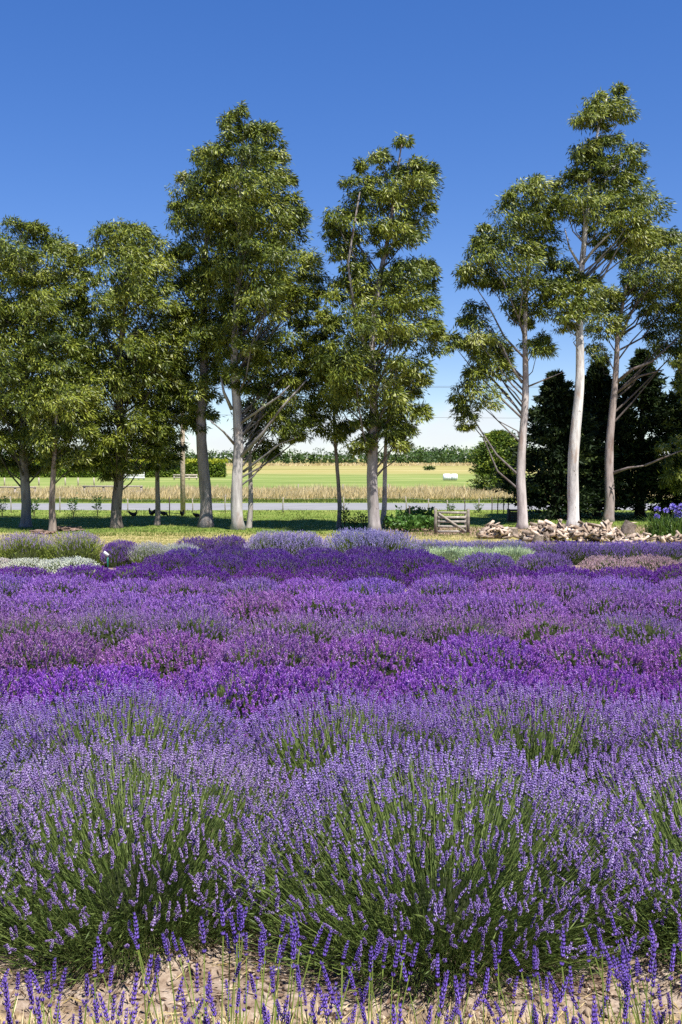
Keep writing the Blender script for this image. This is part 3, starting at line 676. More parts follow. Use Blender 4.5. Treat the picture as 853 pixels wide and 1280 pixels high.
# sparse nearest plants: every long flower spike a piece of its own
sp_me = []
for k in range(8):
    tv, tf, ta = spike_template(8, 6)
    Ls = 0.060 + 0.006 * k; r = 0.0054 + 0.00015 * k
    vv = tv * np.array([r, r, Ls]); vv[:, 0] += (vv[:, 2] / Ls) ** 2 * rng.normal(0, .006)
    sp_me.append(mesh('flower_spike', vv, tf, M['lav_flower'], np.clip(ta * .8, 0, 1)))
for bx, by in ((-1.02, 2.38), (-0.68, 2.30), (-0.30, 2.50), (0.02, 2.36), (0.36, 2.36), (0.70, 2.38), (1.02, 2.52)):
    t = thing('lavender_bush', 'sparse lavender plant with single long stems growing out of the yellow straw', 'lavender', (bx, by, float(gz(by))), 0, 'sparse lavenders in the straw')
    n = 92 if bx > .5 or -.5 < bx < 0.1 else 64
    fol, fq, fa = [], [], []; nn = 0
    for i in range(n):
        ph = rng.uniform(0, 6.28); rr = 0.40 * math.sqrt(rng.random())
        h = rng.uniform(0.26, 0.62) * (1 - 0.25 * rr / .36)
        e = np.array([rr * math.cos(ph), rr * math.sin(ph), h]); b0 = e * np.array([.45, .45, 0]) + np.array([0, 0, -.01])
        m_ = b0 + (e - b0) * .55 + np.array([e[0] * .06, e[1] * .06, -.01]) + rng.normal(0, .012, 3)
        d = unit(e - m_) + np.array([0, 0, .25]) + rng.normal(0, .22, 3)
        o = obj('flower_spike', sp_me[rng.integers(0, 8)], t, e, color=tuple(np.array((0.17, 0.10, 0.47)) * rng.uniform(.8, 1.25)))
        o.rotation_euler = Vector(d).to_track_quat('Z', 'Y').to_euler()
        s = unit(np.cross(e - b0, rng.normal(size=3))) * .0017
        s2 = unit(np.cross(e - b0, s)) * .0017
        for sd in (s, s2):
            fol += [b0 - sd, b0 + sd, m_ - sd, m_ + sd, e - sd, e + sd]; fq += [[nn, nn + 1, nn + 3, nn + 2], [nn + 2, nn + 3, nn + 5, nn + 4]]; nn += 6; fa += [.85, .9]
        for _ in range(5):
            tt = rng.uniform(.08, .5); p = b0 + (m_ - b0) * tt; dd = unit(np.array([0, 0, 1.]) + rng.normal(0, .5, 3))
            ss = unit(np.cross(dd, rng.normal(size=3))) * .0025; l = rng.uniform(.03, .06)
            fol += [p, p + dd * l * .45 + ss, p + dd * l, p + dd * l * .45 - ss]; fq += [[nn, nn + 1, nn + 2, nn + 3]]; nn += 4; fa += [rng.uniform(.4, 1)]
    stuff(obj('stems', mesh('stems', np.array(fol), np.array(fq), M['lav_leaf'], fa), t, color=(1.25, 1.25, 1.0)))

# plant label on a stake
pl = on_ground(135, 712)
t = thing('plant_label', 'small white plant label on a green stake beside the single purple bush', 'plant label', pl)
mb = MB(); mb.box((0, 0, .16), (.03, .012, .38)); obj('stake', mb.build('stake', M['green_stake']), t)
ca, sa_ = math.cos(.7), math.sin(.7); mb = MB(); mb.box((-.03, -.02, .36), (.13, .008, .07), [[ca, 0, sa_], [0, 1, 0], [-sa_, 0, ca]]); obj('plate', mb.build('plate', M['white_paint']), t)

# ------------------------------------------------------------------ straw, clods and grass
ns = 9000
P = np.stack([rng.uniform(-2.6, 2.6, ns), rng.uniform(1.6, 4.2, ns), np.zeros(ns)], 1)
P[:, 2] = gz(P[:, 1]) + 0.018 * (np.sin(P[:, 0] * 7.3 + np.sin(P[:, 1] * 5.1) * 2) + np.sin(P[:, 1] * 8.7 + np.sin(P[:, 0] * 6.3) * 2)) + rng.uniform(.004, .02, ns)
keep = (P[:, 1] < 3.1) | (rng.random(ns) < 0.3); P = P[keep]
d = rng.normal(size=P.shape) * np.array([1, 1, .22]); v, f = leaves(P, d, rng.uniform(.03, .11, len(P)), rng.uniform(.003, .006, len(P)))
stuff(tag(obj('straw_litter', mesh('straw', v, f, M['dry_grass'], rng.uniform(.3, 1, len(P)))), 'yellow straw litter strewn over the bare soil before the lavender', 'straw'))
oct_v = np.array([[1, 0, 0], [-1, 0, 0], [0, 1, 0], [0, -1, 0], [0, 0, .7], [0, 0, -.7]], float)
oct_f = np.array([[0, 2, 4], [2, 1, 4], [1, 3, 4], [3, 0, 4], [2, 0, 5], [1, 2, 5], [3, 1, 5], [0, 3, 5]])
nc = 2600
P = np.stack([rng.uniform(-2.4, 2.4, nc), rng.uniform(2.3, 3.9, nc), np.zeros(nc)], 1)
P[:, 2] = gz(P[:, 1]) + 0.018 * (np.sin(P[:, 0] * 7.3 + np.sin(P[:, 1] * 5.1) * 2) + np.sin(P[:, 1] * 8.7 + np.sin(P[:, 0] * 6.3) * 2)) + .003
S = np.exp(rng.normal(-4.9, .5, nc)); tv = oct_v
vv = (tv[None] * S[:, None, None] * rng.uniform(.6, 1.4, (nc, 6, 1)) + P[:, None, :]).reshape(-1, 3)
stuff(tag(obj('soil_clods', mesh('clods', vv, rep(oct_f, nc, 6), M['stone'])), 'pale crumbly soil clods and pebbles under the lavender edge', 'soil'))

def grass(name, label, n, yr, hr, wr, mat, val, xpad=1.1, ywarp=1.0, xr=None):
    y = yr[0] + (yr[1] - yr[0]) * rng.random(n) ** ywarp; x = rng.uniform(-1, 1, n) * (0.343 * y * xpad + 1)
    if xr: x = rng.uniform(*xr, n)
    nz = np.sin(x * 1.3 + np.sin(y * .9) * 2) * np.sin(y * 1.1 + np.sin(x * .7) * 2)
    P = np.stack([x, y, gz(y) - .01], 1)
    d = unit(np.array([0.15, 0, 1]) + rng.normal(0, .33, (n, 3)))
    h = rng.uniform(*hr, n) * (1 + .35 * nz)
    v, f = leaves(P, d, h, rng.uniform(*wr, n))
    return stuff(tag(obj(name, mesh(name, v, f, M[mat], np.clip(val(x, y, nz), 0, 1))), label, 'grass'))

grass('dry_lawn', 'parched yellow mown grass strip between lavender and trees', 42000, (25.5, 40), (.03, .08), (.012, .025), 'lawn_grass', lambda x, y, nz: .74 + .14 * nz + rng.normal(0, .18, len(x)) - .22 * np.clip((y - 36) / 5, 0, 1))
grass('green_lawn', 'short green grass under and behind the tree row', 42000, (39, 60), (.04, .12), (.02, .04), 'lawn_grass', lambda x, y, nz: .42 + .12 * nz + rng.normal(0, .17, len(x)))
grass('tall_dry_grass', 'tall straw coloured grass band along the far side of the road', 60000, (73.5, 92), (.30, .85), (.03, .075), 'dry_grass', lambda x, y, nz: .70 + .14 * nz + rng.normal(0, .14, len(x)), ywarp=1.0)
grass('road_verge_grass', 'short green verge grass between road and dry grass band', 16000, (70, 74.5), (.12, .35), (.03, .06), 'lawn_grass', lambda x, y, nz: .40 + .1 * nz + rng.normal(0, .15, len(x)))

# ------------------------------------------------------------------ split firewood and stumps
def log_mesh(k):
    n = 3 + k % 2; L = .32 + .05 * (k % 4); r = .046 + .013 * (k % 3)
    an = np.array([0, 1.3, 3.4]) + rng.normal(0, .2, 3) if n == 3 else np.array([0, .9, 3.0, 4.0]) + rng.normal(0, .15, 4)
    rr = r * rng.uniform(.55, 1.5, n); pr = np.stack([rr * np.cos(an), rr * np.sin(an)], 1); tw = rng.normal(0, .02)
    rings = [np.column_stack([np.full(n, x) + rng.normal(0, .012, n), pr * g + np.array([0, tw * abs(x)])]) for x, g in ((-L / 2, rng.uniform(.8, 1)), (0, 1.0), (L / 2, rng.uniform(.75, 1)))]
    v = np.concatenate(rings); v = v - v.mean(0)
    qd = [[i * n + j, i * n + (j + 1) % n, (i + 1) * n + (j + 1) % n, (i + 1) * n + j] for i in range(2) for j in range(n)]
    v = np.vstack([v, v[:n].mean(0), v[2 * n:].mean(0)]); m_ = 3 * n
    tr = [[m_, (j + 1) % n, j] for j in range(n)] + [[m_ + 1, 2 * n + j, 2 * n + (j + 1) % n] for j in range(n)]
    return mesh('split_log', v, [np.array(qd), np.array(tr)], M['log_wood'])
LOGS = [log_mesh(k) for k in range(12)]

def pile(n, p0, p1, depth, height, label, group, rest_label, taper=.25, size=1.0):
    """n pieces one can pick apart as objects; the buried rest of the heap as one joined mass"""
    a, b = on_ground(*p0), on_ground(*p1); V, polys4, polys3, off = [], [], [], 0
    for i in range(int(n * 1.7)):
        u = rng.random(); w = rng.uniform(0, 1); buried = i >= n
        prof_ = min(1, min(u, 1 - u) / taper + .25)
        hmax = height * prof_ * (1 - abs(w - .5) * 1.2)
        p = a + (b - a) * u + np.array([0, depth * w, 0])
        z = rng.random() ** .6 * hmax * (.8 if buried else 1)
        me = LOGS[rng.integers(0, len(LOGS))]; sc = rng.uniform(.75, 1.2) * size
        eu = (rng.uniform(0, 6.28), rng.normal(0, .45), rng.uniform(0, 6.28)); loc = (p[0], p[1], float(gz(p[1])) + .04 + z)
        if buried:
            Mx = Matrix.LocRotScale(Vector(loc), Euler(eu), Vector((sc,) * 3)); V += [tuple(Mx @ v_.co) for v_ in me.vertices]
            for pl_ in me.polygons: (polys4 if len(pl_.vertices) == 4 else polys3).append([k + off for k in pl_.vertices])
            off += len(me.vertices); continue
        o = obj('split_log', me, None, loc, 0, sc, tuple(np.array([1, .98, .97]) * rng.uniform(.35, 1.25))); o.rotation_euler = eu
        tag(o, label, 'firewood', group)
    o = obj('buried_firewood', mesh('buried_firewood', np.array(V), [np.array(polys4), np.array(polys3)], M['log_wood']), None, color=(.6, .56, .53))
    stuff(tag(o, rest_label, 'firewood'))
pile(58, (603, 674), (638, 674), 1.1, .66, 'split firewood piece in the small heap beside the gate', 'firewood in the small heap', 'jumbled firewood buried inside the small heap beside the gate', .45)
pile(170, (660, 678), (788, 680), 1.7, .68, 'split firewood piece in the long pile under the white trunked gum', 'firewood in the long pile', 'jumbled firewood buried inside the long pile under the white gum', .15, 1.05)
pile(52, (778, 682), (868, 682), 1.0, .34, 'split firewood piece strewn at the foot of the agapanthus clump', 'firewood by the agapanthus', 'jumbled wood chips buried at the foot of the agapanthus', .2, .95)

def stump(px, py, wpx, hpx, label, tilt=0.0):
    b = on_ground(px, py); s = b[1] / F; r, h = wpx * s / 2, hpx * s
    t = thing('chopping_block', label, 'log', b, 0, 'cut log rounds at the wood piles')
    mb = MB(); mb.tube([(0, 0, -.03), (0, 0, h * .5), (tilt * h, 0, h)], [r * 1.06, r, r * .97], 12, False, .06); bk = obj('bark', mb.build('round_bark', M['log_bark']), t)
    ang = np.arange(12) * math.pi / 6; ring = np.stack([tilt * h + r * .93 * np.cos(ang), r * .93 * np.sin(ang), np.full(12, h + .004)], 1)
    ring2 = ring * np.array([1, 1, 0]) * .5 + np.array([tilt * h * .5, 0, h + .012]); cvt = np.vstack([ring, ring2, [[tilt * h, 0, h + .008]]])
    fq = np.array([[i, (i + 1) % 12, 12 + (i + 1) % 12, 12 + i] for i in range(12)]); ft = np.array([[24, 12 + i, 12 + (i + 1) % 12] for i in range(12)])
    obj('cut_face', mesh('cut_face', cvt, [fq, ft], M['log_wood']), t)
stump(641, 671, 14, 11, 'upright sawn log round between the small heap and the long pile')
stump(673, 679, 13, 10, 'squat sawn log round at the gate end of the long pile', .15)
stump(785, 668, 17, 15, 'big pale sawn log round standing above the long pile', .25)
stump(760, 672, 11, 10, 'sawn log round half buried in the middle of the long pile', -.1)
stump(700, 674, 14, 9, 'low wide sawn log round at the foot of the long pile', .1)

# ------------------------------------------------------------------ gate
g0, g1 = on_ground(547, 668), on_ground(583, 668)
gy = (g0[1] + g1[1]) / 2; gw = g1[0] - g0[0]
t = thing('wooden_gate', 'weathered grey wooden gate with diagonal brace beside the leafy patch', 'gate', ((g0[0] + g1[0]) / 2, gy, float(gz(gy))))
def bar(name, c, dd, roty=0.0, col=(1, 1, 1)):
    ca, sa = math.cos(roty), math.sin(roty); mb = MB(); mb.box((0, 0, 0), dd, [[ca, 0, sa], [0, 1, 0], [-sa, 0, ca]], .004)
    return obj(name, mb.build(name, M['grey_wood']), t, c, color=col)
GH = .88
for sx in (-1, 1): bar('post', (sx * (gw / 2 + .08), .02, .5), (.11, .11, 1.08 if sx > 0 else 1.12), 0, (.62, .6, .58))
for sx in (-1, 1): bar('stile', (sx * (gw / 2 - .04), 0, .50), (.085, .035, GH), 0, (1.05, 1.03, 1))
for k, z in enumerate((.12, .32, .52, .70, .89)): bar('rail', (0, -.034, z), (gw - .02, .025, .095), rng.normal(0, .008), (.95 + .12 * (k % 2),) * 3)
bar('brace', (0, -.064, .49), (math.hypot(gw - .1, .72), .026, .085), math.atan2(.72, gw - .1), (1.05, 1.02, 1))

# ------------------------------------------------------------------ fence posts along the road, wires
def post(px, py_base, hpx, name, label, mat, w, group, col=(1, 1, 1), cat='post'):
    b = on_ground(px, py_base); h = hpx * b[1] / F
    mb = MB(); mb.tube([(0, 0, -.2), (rng.normal(0, .015), 0, h * .5), (rng.normal(0, .03), 0, h)], [w, w * .95, w * .9], 7, True, .06)
    o = obj(name, mb.build(name, M[mat]), None, b, 0, None, col); tag(o, label, cat, group); return b, h
tops = []
for px, ht in ((-60, 21), (14, 21), (75, 21), (160, 18), (241, 18), (282, 23), (354, 20), (430, 20), (508, 21), (536, 18), (560, 16), (599, 18)):
    tops.append(post(px, 641, ht, 'fence_post', 'thin weathered wooden post of the wire fence this side of the road', 'grey_wood', .035, 'wire fence posts'))
tops.append((on_ground(700, 641), .95))
t = thing('fence_wire', 'thin galvanised wires strung between the roadside fence posts', 'fence wire', (0, 0, 0))
for fr in (.35, .62, .9):
    mb = MB(); mb.tube([b + np.array([0, -.04, h * fr]) for b, h in tops], .004, 4, False); obj('wire', mb.build('wire', M['wire']), t)
for px, pb, hp, lb_ in ((212, 645, 24, 'dark steel standard standing among the hens'), (512, 663, 31, 'dark steel standard in the leafy patch'), (581, 640, 18, 'dark steel standard behind the gate'),
                   (615, 642, 21, 'dark steel standard at the gate end of the netting'), (622, 643, 22, 'second dark steel standard from the gate along the netting'), (630, 643, 20, 'third dark steel standard from the gate along the netting'), (636, 643, 19, 'last dark steel standard at the compost bin end of netting')):
    post(px, pb, hp, 'steel_standard', lb_, 'rust', .03, 'dark steel standards')
# netting between the standards
nA, nB = on_ground(615, 642.5), on_ground(636, 643)
mb = MB()
for k in range(9):
    z = .06 + k * .1; mb.tube([nA + np.array([0, -.05, z]), nB + np.array([0, -.05, z])], .004, 3, False)
for k in range(14):
    p = nA + (nB - nA) * k / 13; mb.tube([p + np.array([0, -.055, .03]), p + np.array([0, -.055, .9])], .004, 3, False)
tag(obj('wire_netting', mb.build('wire_netting', M['rust'])), 'dark wire netting stretched between four steel standards', 'netting')
# compost bin of slats
cb = on_ground(645, 652)
t = thing('compost_bin', 'dark slatted timber bin behind the reddish grey gum trunk', 'bin', cb)
for sx in (-1, 1):
    mb = MB(); mb.box((sx * .36, 0, .3), (.07, .62, .66)); obj('corner_board', mb.build('corner_board', M['bark_dark']), t)
for k in range(5):
    mb = MB(); mb.box((0, -.33, .08 + k * .125), (.8, .025, .105), None, .004); obj('slat', mb.build('slat', M['bark_dark']), t)

# utility pole and its lines
up = on_ground(229, 643)
t = thing('utility_pole', 'pale round timber power pole behind the gums beside the road', 'pole', up)
mb = MB(); mb.tube([(0, 0, -.4), (0, 0, 3), (.05, 0, 7.5)], [.15, .14, .11], 12, True, .02); obj('shaft', mb.build('shaft', M['grey_wood'], True), t, color=(1.35, 1.25, 1.1))
mb = MB(); mb.box((0, -.15, 7.0), (1.9, .09, .11)); ca_ = obj('crossarm', mb.build('crossarm', M['grey_wood']), t)
for k in (-.8, -.3, .3, .8):
    mb = MB(); mb.tube([(k, -.15, 7.05), (k, -.15, 7.12), (k, -.15, 7.2)], [.04, .055, .03], 8); obj('insulator', mb.build('insulator', M['white_paint']), ca_)
t = thing('power_line', 'thin overhead power wires crossing the sky between the gums', 'power line', (0, 0, 0))
for (x0, z0), pyy in (((-.8, 7.05), 484), ((.8, 7.05), 486), ((0, 5.6), 524)):
    a = up + np.array([x0, -.15, z0]); m_ = at(560, pyy, 58); pts = []
    for k in range(13):
        u = k / 12; p = a + (np.array([45, 59, a[2]]) - a) * u; p[2] -= (a[2] - m_[2]) * 4 * u * (1 - u); pts.append(p)
    mb = MB(); mb.tube(pts, .007, 4, False); obj('wire', mb.build('wire', M['rust']), t)
t2 = thing('utility_pole', 'power pole far along the road beyond the conifers', 'pole', (45, 59, ZF))
mb = MB(); mb.tube([(0, 0, -.4), (0, 0, 3), (.05, 0, 7.5)], [.15, .14, .11], 12, True, .02); obj('shaft', mb.build('shaft', M['grey_wood'], True), t2)

# ------------------------------------------------------------------ rails, stockyard, hedge, bales in the paddock
def railing(name, label, p0, p1, hpx, rails, w, mat, nposts, col=(1, 1, 1), bh=.12):
    a, b = on_ground(*p0), on_ground(*p1); h = hpx * a[1] / F
    t = thing(name, label, 'railing', a)
    for k in range(nposts):
        p = (b - a) * k / (nposts - 1); mb = MB(); mb.box(p + np.array([0, 0, h / 2 - .1]), (w, w, h + .2), None, .005); obj('post', mb.build('post', M[mat]), t, color=col)
    for k in range(rails):
        z = h * (1 - k / max(rails, 2) * .9) - bh / 2; mb = MB(); c = (b - a) / 2; ang = math.atan2((b - a)[1], (b - a)[0]); ca, sa = math.cos(ang), math.sin(ang)
        mb.box(c + np.array([0, -w / 2 - .02, z]), (np.linalg.norm(b - a) + .3, .04, bh), [[ca, -sa, 0], [sa, ca, 0], [0, 0, 1]], .004); obj('rail', mb.build('rail', M[mat]), t, color=col)
railing('rail_barrier', 'low grey two rail wooden barrier behind the bushy dark trunked gum', (106, 621), (177, 621), 14, 2, .16, 'grey_wood', 4, (1.1, 1.05, 1.05))
railing('rail_barrier', 'low grey rail barrier across the road from the thick dark trunked gum', (-30, 622), (44, 622), 14, 2, .16, 'grey_wood', 4, (1.1, 1.05, 1.05))
railing('stock_pen', 'whitewashed board pen in front of the clipped hedge', (154, 600), (180, 600), 13, 4, .2, 'white_paint', 5, (1, 1, 1), .30)
railing('low_rails', 'low weathered rails before the hedge beside the power pole', (218, 600), (246, 600), 7, 2, .16, 'grey_wood', 4, (1.5, 1.45, 1.4), .2)
for k, px in enumerate((6, 49, 82, 98, 118)):
    post(px, 607, 10, 'paddock_post', 'short pale post of the paddock fence below the clipped hedge', 'grey_wood', .09, 'paddock posts', (1.3, 1.25, 1.2))
for px, pb in ((373, 618), (429, 618), (486, 618), (600, 617)):
    post(px, pb, 13, 'paddock_post', 'short grey post standing in the tall dry grass', 'grey_wood', .06, 'posts in the dry grass', (.9, .88, .85))

def hedge(label, x0, x1, y, h, w, n, tint=(1, 1, 1), name='clipped_hedge'):
    t = thing(name, label, 'hedge', ((x0 + x1) / 2, y, float(gz(y))))
    L = x1 - x0
    P = rng.uniform(-1, 1, (n, 3)); face = rng.random(n)
    P[:, 1] = np.where(face < .55, -1 + rng.uniform(0, .12, n), P[:, 1]); P[:, 2] = np.where(face > .6, 1 - rng.uniform(0, .10, n), P[:, 2])
    pos = P * np.array([L / 2, w / 2, h / 2]) + np.array([0, 0, h / 2]) + rng.normal(0, .12, (n, 3)) ; pos[:, 2] = np.maximum(pos[:, 2], .05)
    v, f = leaves(pos, rng.normal(size=(n, 3)) + np.array([0, -.5, .8]), rng.uniform(.25, .5, n), rng.uniform(.15, .3, n))
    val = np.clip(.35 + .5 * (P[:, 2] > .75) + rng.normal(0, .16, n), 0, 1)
    obj('foliage', mesh('hedge_foliage', v, f, M['hedge_leaf'], val), t, color=tint)
    mb = MB(); mb.box((0, 0, h * .46), (L - .4, w - .5, h * .9)); obj('heart', mb.build('hedge_heart', M['core']), t)
hedge('long clipped yellow green hedge beyond the paddock behind the gums', -66, -19, 165, 2.7, 2.2, 20000, (2.3, 2.1, 1.2))

def bale(px, py, wpx, label, col):
    b = on_ground(px, py); r = .48; L = wpx * b[1] / F
    t = thing('wrapped_bale', label, 'bale', b)
    xs_ = np.array([-.505, -.5, -.46, -.38, 0, .38, .46, .5, .505]) * L; rs_ = np.array([.02, .7, .9, 1, 1.03, 1, .9, .7, .02]) * r
    mb = MB(); mb.tube([(x, 0, r * .97) for x in xs_], rs_, 16, False, .015); obj('wrap', mb.build('wrap', M['white_film'], True), t, color=col)
    mb = MB()
    for sx in (-.3, 0, .3): mb.tube([(sx * L + .0 * k, math.cos(k * .3927) * r * 1.045, r * .97 + math.sin(k * .3927) * r * 1.045) for k in range(17)], .012, 4, False)
    obj('wrap_seam', mb.build('wrap_seam', M['white_paint']), t)
bale(559, 600.5, 10, 'white plastic wrapped bale lying in the green paddock, taller of two', (1, 1, 1))
bale(568, 600.5, 8, 'white plastic wrapped bale end to end with the taller bale in the paddock', (1, 1, 1))

# ------------------------------------------------------------------ leafy patch, saplings, agapanthus, shrubs
def leafy(name, label, cat, base, hpx, wpx, n, leafL, leafW, group=None, tint=(1, 1, 1), stems=5, spread=1.0, up=.4, D=None):
    b = on_ground(*base); h = hpx * b[1] / F; r = wpx * b[1] / F / 2
    t = thing(name, label, cat, b, 0, group)
    mb = MB(); tipz = []
    for k in range(stems):
        an = 6.28 * k / stems + rng.random(); e = np.array([r * .6 * math.cos(an), r * .6 * math.sin(an), h * rng.uniform(.7, 1)]) * (1 if stems > 1 else np.array([0, 0, 1]))
        mb.tube([(0, 0, -.03), e * np.array([.5, .5, .55]), e], [.012 + h * .006, .010, .004], 5, False)
        tipz.append(e)
    obj('stem', mb.build('stem', M['bark_dark']), t)
    i = rng.integers(0, stems, n); u = rng.uniform(.25, 1.02, n)
    pos = np.array(tipz)[i] * u[:, None] + rng.normal(0, 1, (n, 3)) * np.array([r * .38, r * .38, h * .08]) * spread; pos[:, 2] = np.maximum(pos[:, 2], .05)
    d = unit(pos * np.array([1, 1, 0])) * .7 + np.array([0, 0, up]) + rng.normal(0, .4, (n, 3))
    v, f = leaves(pos, d, rng.uniform(*leafL, n), rng.uniform(*leafW, n))
    obj('leaves', mesh('leaves', v, f, M['plant_leaf'], np.clip(rng.normal(.55, .2, n), 0, 1)), t, color=tint)
    return t
for px, pb, hp, wp in ((490, 662, 20, 20), (500, 664, 24, 22), (513, 665, 22, 22), (525, 664, 25, 24), (537, 664, 22, 20), (506, 656, 26, 22), (520, 655, 27, 24), (533, 655, 26, 22)):
    leafy('leafy_plant', 'broad leaved green plant in the vegetable patch beside the gate', 'plant', (px, pb), hp * .8, wp, 210, (.10, .22), (.08, .16), 'plants of the leafy patch', (1.0, 1.15, 1.0), 6)
for px, lb_ in ((3, 'small sapling at the edge of the fence by the thick dark trunk'), (43, 'small leafy sapling pressed beside the thick dark gum trunk'), (92, 'thin young sapling on the lawn, farther from the rough barked gum'), (122, 'thin young sapling on the lawn, nearer to the rough barked gum')):
    leafy('sapling', lb_, 'sapling', (px, 646), 27, 9, 130, (.10, .2), (.04, .08), 'saplings along the fence', (.7, .8, .8), 2)
for px, pb, hp, wp, lb_ in ((431, 662, 30, 10, 'leggy weed growing against the spindly young gum'), (444, 661, 18, 16, 'low weed clump between the spindly gum and the blue grey trunk'), (455, 660, 19, 16, 'low weed clump at the foot of the blue grey gum trunk'), (488, 612, 1, 1, None)):
    if lb_: leafy('weed_clump', lb_, 'plant', (px, pb), hp, wp, 130, (.1, .22), (.03, .06), None, (.8, .75, .6), 5)
for px, pb, hp, lb_ in ((598, 641, 12, 'small green weed by the fence behind the gate'), (563, 641, 12, 'small green weed at the thin posts above the gate')):
    leafy('weed_clump', lb_, 'plant', (px, pb), hp, 9, 60, (.12, .25), (.04, .08), None, (.9, .9, .8), 3)

def agapanthus(px, pb, wpx, hpx, nl, umbels, label):
    b = on_ground(px, pb); s = b[1] / F; r, h = wpx * s / 2, hpx * s
    t = thing('agapanthus_clump', label, 'agapanthus', b)
    V, Q, A = [], [], []; n = 0
    for i in range(nl):
        an = rng.uniform(0, 6.28); o = np.array([rng.uniform(-r, r) * .7, rng.uniform(-.5, .5), 0]); L = rng.uniform(.5, .85) * h * 1.25; lean = rng.uniform(.35, 1.1)
        dirh = np.array([math.cos(an), math.sin(an), 0]); sd = np.array([-dirh[1], dirh[0], 0]) * .022; pts = []
        for k in range(5):
            u = k / 4; p = o + dirh * L * lean * u * u * .55 + np.array([0, 0, L * (u - .42 * lean * u * u)]); pts.append(p)
            w = (1 - u * .85); V += [p - sd * w, p + sd * w]
        Q += [[n + 2 * k, n + 2 * k + 1, n + 2 * k + 3, n + 2 * k + 2] for k in range(4)]; A += [rng.uniform(.2, 1)] * 4; n += 10
    obj('leaves', mesh('strap_leaves', np.array(V), np.array(Q), M['plant_leaf'], A), t, color=(1.0, 1.0, .9))
    for ux, uy, ur in umbels:
        p = at(ux, uy, b[1] - rng.uniform(0, .5)) - b; R_ = ur * s; root = np.array([p[0] * .7, p[1] * .7, 0])
        mb = MB(); mb.tube([root, root + (p - root) * .5 + np.array([.03, 0, 0]), p], [.014, .012, .010], 5, False); st_ = obj('flower_stalk', mb.build('flower_stalk', M['plant_leaf']), t)
        m_ = 70; dd = unit(rng.normal(size=(m_, 3))); dd[:, 2] = np.where(dd[:, 2] < -.5, -dd[:, 2], dd[:, 2])
        v, f = leaves(p + dd * R_ * .35, dd + rng.normal(0, .15, (m_, 3)), np.full(m_, R_ * .75), np.full(m_, R_ * .38))
        obj('flower_head', mesh('flower_head', v, f, M['lav_flower'], rng.uniform(.3, .95, m_)), t, color=(.24, .19, .75))
agapanthus(836, 673, 72, 42, 520, [(822, 637, 4.5), (833, 639, 4.5), (841, 634, 5), (821, 646, 4), (848, 644, 6), (852, 634, 5), (846, 640, 4)], 'dark strap leaved agapanthus clump with violet blue flower heads')

# ------------------------------------------------------------------ hens
def hen(px, py, face, label, sc=1.0, head_down=False, col=(1, 1, 1)):
    b = on_ground(px, py)
    t = thing('hen', label, 'hen', b, face, 'hens in the shade of the gums'); t.scale = (sc,) * 3
    if head_down: sp_ = [(-.20, .30, .012, .03), (-.16, .27, .05, .05), (-.09, .22, .085, .075), (0, .20, .10, .10), (.08, .19, .085, .09), (.14, .17, .055, .06), (.17, .12, .036, .038), (.19, .08, .030, .032), (.22, .055, .024, .024), (.255, .045, .008, .008)]
    else: sp_ = [(-.24, .36, .012, .03), (-.19, .31, .05, .055), (-.11, .235, .085, .08), (0, .20, .10, .10), (.08, .21, .088, .092), (.13, .26, .058, .06), (.15, .32, .038, .038), (.16, .365, .033, .034), (.19, .372, .024, .024), (.225, .362, .006, .006)]
    rings, n = [], 10; ang = np.arange(n) * 2 * math.pi / n
    for i, (x, z, ry_, rz_) in enumerate(sp_):
        p0, p1 = sp_[max(i - 1, 0)], sp_[min(i + 1, len(sp_) - 1)]; d = unit(np.array([p1[0] - p0[0], 0, p1[1] - p0[1]])); up_ = np.array([-d[2], 0, d[0]])
        rings.append(np.array([x, 0, z]) + np.outer(np.cos(ang) * ry_, [0, 1, 0]) + np.outer(np.sin(ang) * rz_, up_))
    v = np.concatenate(rings); q_ = [[i * n + k, i * n + (k + 1) % n, (i + 1) * n + (k + 1) % n, (i + 1) * n + k] for i in range(len(sp_) - 1) for k in range(n)]
    obj('body', mesh('hen_body', v, [np.array(q_), np.array([list(range(n))[::-1], list(range((len(sp_) - 1) * n, len(sp_) * n))])], M['feather'], None, True), t, color=col)
    mb = MB(); hx, hz = sp_[7][0], sp_[7][1] + (.04 if not head_down else .03); mb.box((hx, 0, hz), (.05, .012, .035), None, .004); obj('comb', mb.build('comb', M['comb']), t)
    for sy in (-1, 1):
        mb = MB(); mb.tube([(.01, sy * .045, .13), (.0, sy * .045, .06), (.015, sy * .045, .0)], [.016, .009, .008], 6)
        for dy in (-.02, 0, .02): mb.tube([(.015, sy * .045, .006), (.065, sy * .045 + dy, .004)], [.006, .004], 4)
        obj('leg', mb.build('leg', M['hen_leg']), t)
hen(167, 648, 0.1, 'dark hen standing with raised tail between the two brown trunked gums', 1.05)
hen(190, 647, 2.4, 'plump black hen pressed beside the slender grey gum trunk', 1.2, False, (.7, .7, .7))
hen(205, 647, .4, 'dark hen feeding with lowered head beside the steel standard', 1.1, True)
hen(228, 647, 1.3, 'reddish brown hen at the foot of the power pole', 1.0, False, (2.2, 1.6, 1.2))
hen(246, 649, .5, 'dark brown hen feeding beside the stout flared gum', 1.05, True, (1.3, 1.1, 1))
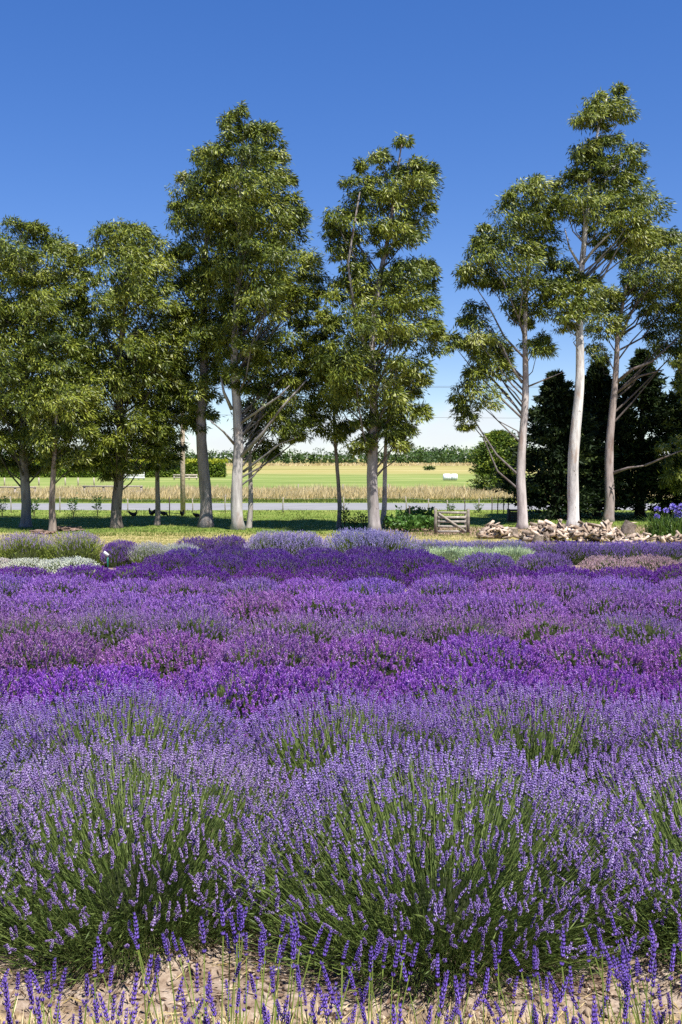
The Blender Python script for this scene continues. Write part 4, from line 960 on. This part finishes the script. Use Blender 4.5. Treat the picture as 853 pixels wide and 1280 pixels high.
# bark heap at the foot of the slim gum
for k, (px, py) in enumerate(((52, 667), (58, 668), (76, 664), (84, 663), (92, 664))):
    b = on_ground(px, py); mb = MB()
    for i in range(14): 
        a_ = rng.uniform(0, 3.14); c_ = rng.normal(0, .14, 3) * np.array([1, .8, .3]); mb.tube([c_ + np.array([math.cos(a_), math.sin(a_), .1]) * -.2 + np.array([0, 0, .1]), c_ + np.array([math.cos(a_), math.sin(a_), .0]) * .2 + np.array([0, 0, .08])], [.035, .02], 5)
    o = obj('bark_heap', mb.build('bark_heap', M['log_bark']), None, b, 0, None, (1, .85, .8)); stuff(tag(o, 'heap of shed bark strips beside the slim brown trunked gum', 'bark', 'shed bark heaps'))

# ------------------------------------------------------------------ far wood, distance haze painted into the leaf tints
def far_wood(label, name, x0, x1, y, h, ntree, tint, seed, sky=()):
    V, Fq, A = [], [], []; off = 0
    for i in range(ntree):
        x = x0 + (x1 - x0) * (i + rng.random()) / ntree; yy = y + rng.uniform(-10, 25); H = h * rng.uniform(.7, 1.15); R_ = H * rng.uniform(.35, .6)
        m_ = 110; d = unit(rng.normal(size=(m_, 3))); P = d * rng.uniform(.65, 1.05, (m_, 1)) * np.array([R_, R_, H * .52]) + np.array([x, yy, ZF + H * .5])
        P[:, 2] = np.maximum(P[:, 2], ZF + .2)
        v, f = leaves(P, rng.normal(size=(m_, 3)) + d, rng.uniform(.9, 2.0, m_), rng.uniform(.7, 1.4, m_)); V.append(v); Fq.append(f + off); off += len(v)
        A.append(np.clip(rng.normal(.45, .15) + rng.normal(0, .15, m_), 0, 1))
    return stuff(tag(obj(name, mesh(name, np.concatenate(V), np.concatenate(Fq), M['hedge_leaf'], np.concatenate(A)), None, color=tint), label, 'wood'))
far_wood('long low belt of green trees on the far side of the paddocks', 'far_wood', -260, 300, 560, 6.2, 190, (.62, .80, .90), 1)  # lighter, greyer tint stands in for haze over the belt
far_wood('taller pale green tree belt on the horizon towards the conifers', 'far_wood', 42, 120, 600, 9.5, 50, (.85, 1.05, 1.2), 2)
far_wood('tree tops tinted haze blue showing above the low belt on the horizon', 'far_wood', -330, 300, 950, 12.0, 90, (.45, .62, .95), 3)  # strong blue in the tint paints the haze of the farthest trees
grass('far_rushes', 'pale dry rushes along the foot of the far tree belt', 9000, (400, 540), (.5, 1.3), (.3, .8), 'dry_grass', lambda x, y, nz: .7 + rng.normal(0, .15, len(x)))

# straw stubble and brown litter around the nearest plants
n = 14000
x = rng.uniform(-1.7, 1.7, n); y = 2.1 + 1.05 * rng.random(n) ** .7
P = np.stack([x, y, gz(y) - .005], 1); d = unit(np.array([0, 0, .8]) + rng.normal(0, .6, (n, 3)) * np.array([1, 1, .4]))
v, f = leaves(P, d, rng.uniform(.04, .13, n), rng.uniform(.003, .006, n))
stuff(tag(obj('straw_stubble', mesh('straw_stubble', v, f, M['dry_grass'], np.clip(rng.normal(.72, .2, n), 0, 1))), 'upright yellow straw stubble between the sparse lavender stems', 'straw'))
M['litter'] = leaf_mat('leaf_litter', [(0.0, (0.05, 0.03, 0.02)), (0.6, (0.20, 0.13, 0.085)), (1.0, (0.42, 0.32, 0.23))], 0.1, 0.8, False, 0.1)
n = 12000
x = rng.uniform(-2.2, 2.2, n); y = rng.uniform(2.75, 4.6, n)
P = np.stack([x, y, gz(y) + 0.018 * (np.sin(x * 7.3 + np.sin(y * 5.1) * 2) + np.sin(y * 8.7 + np.sin(x * 6.3) * 2)) + rng.uniform(.003, .014, n)], 1)
v, f = leaves(P, rng.normal(size=(n, 3)) * np.array([1, 1, .25]), rng.uniform(.015, .05, n), rng.uniform(.005, .013, n))
stuff(tag(obj('leaf_litter', mesh('leaf_litter', v, f, M['litter'], rng.random(n))), 'brown leaf and twig litter under the first lavender row', 'litter'))

leafy('field_shrub', 'lone low shrub on the dry far paddock before the tree belt', 'shrub', (537, 588), 4.5, 11, 160, (.5, 1.0), (.25, .5), None, (.5, .55, .5), 4)
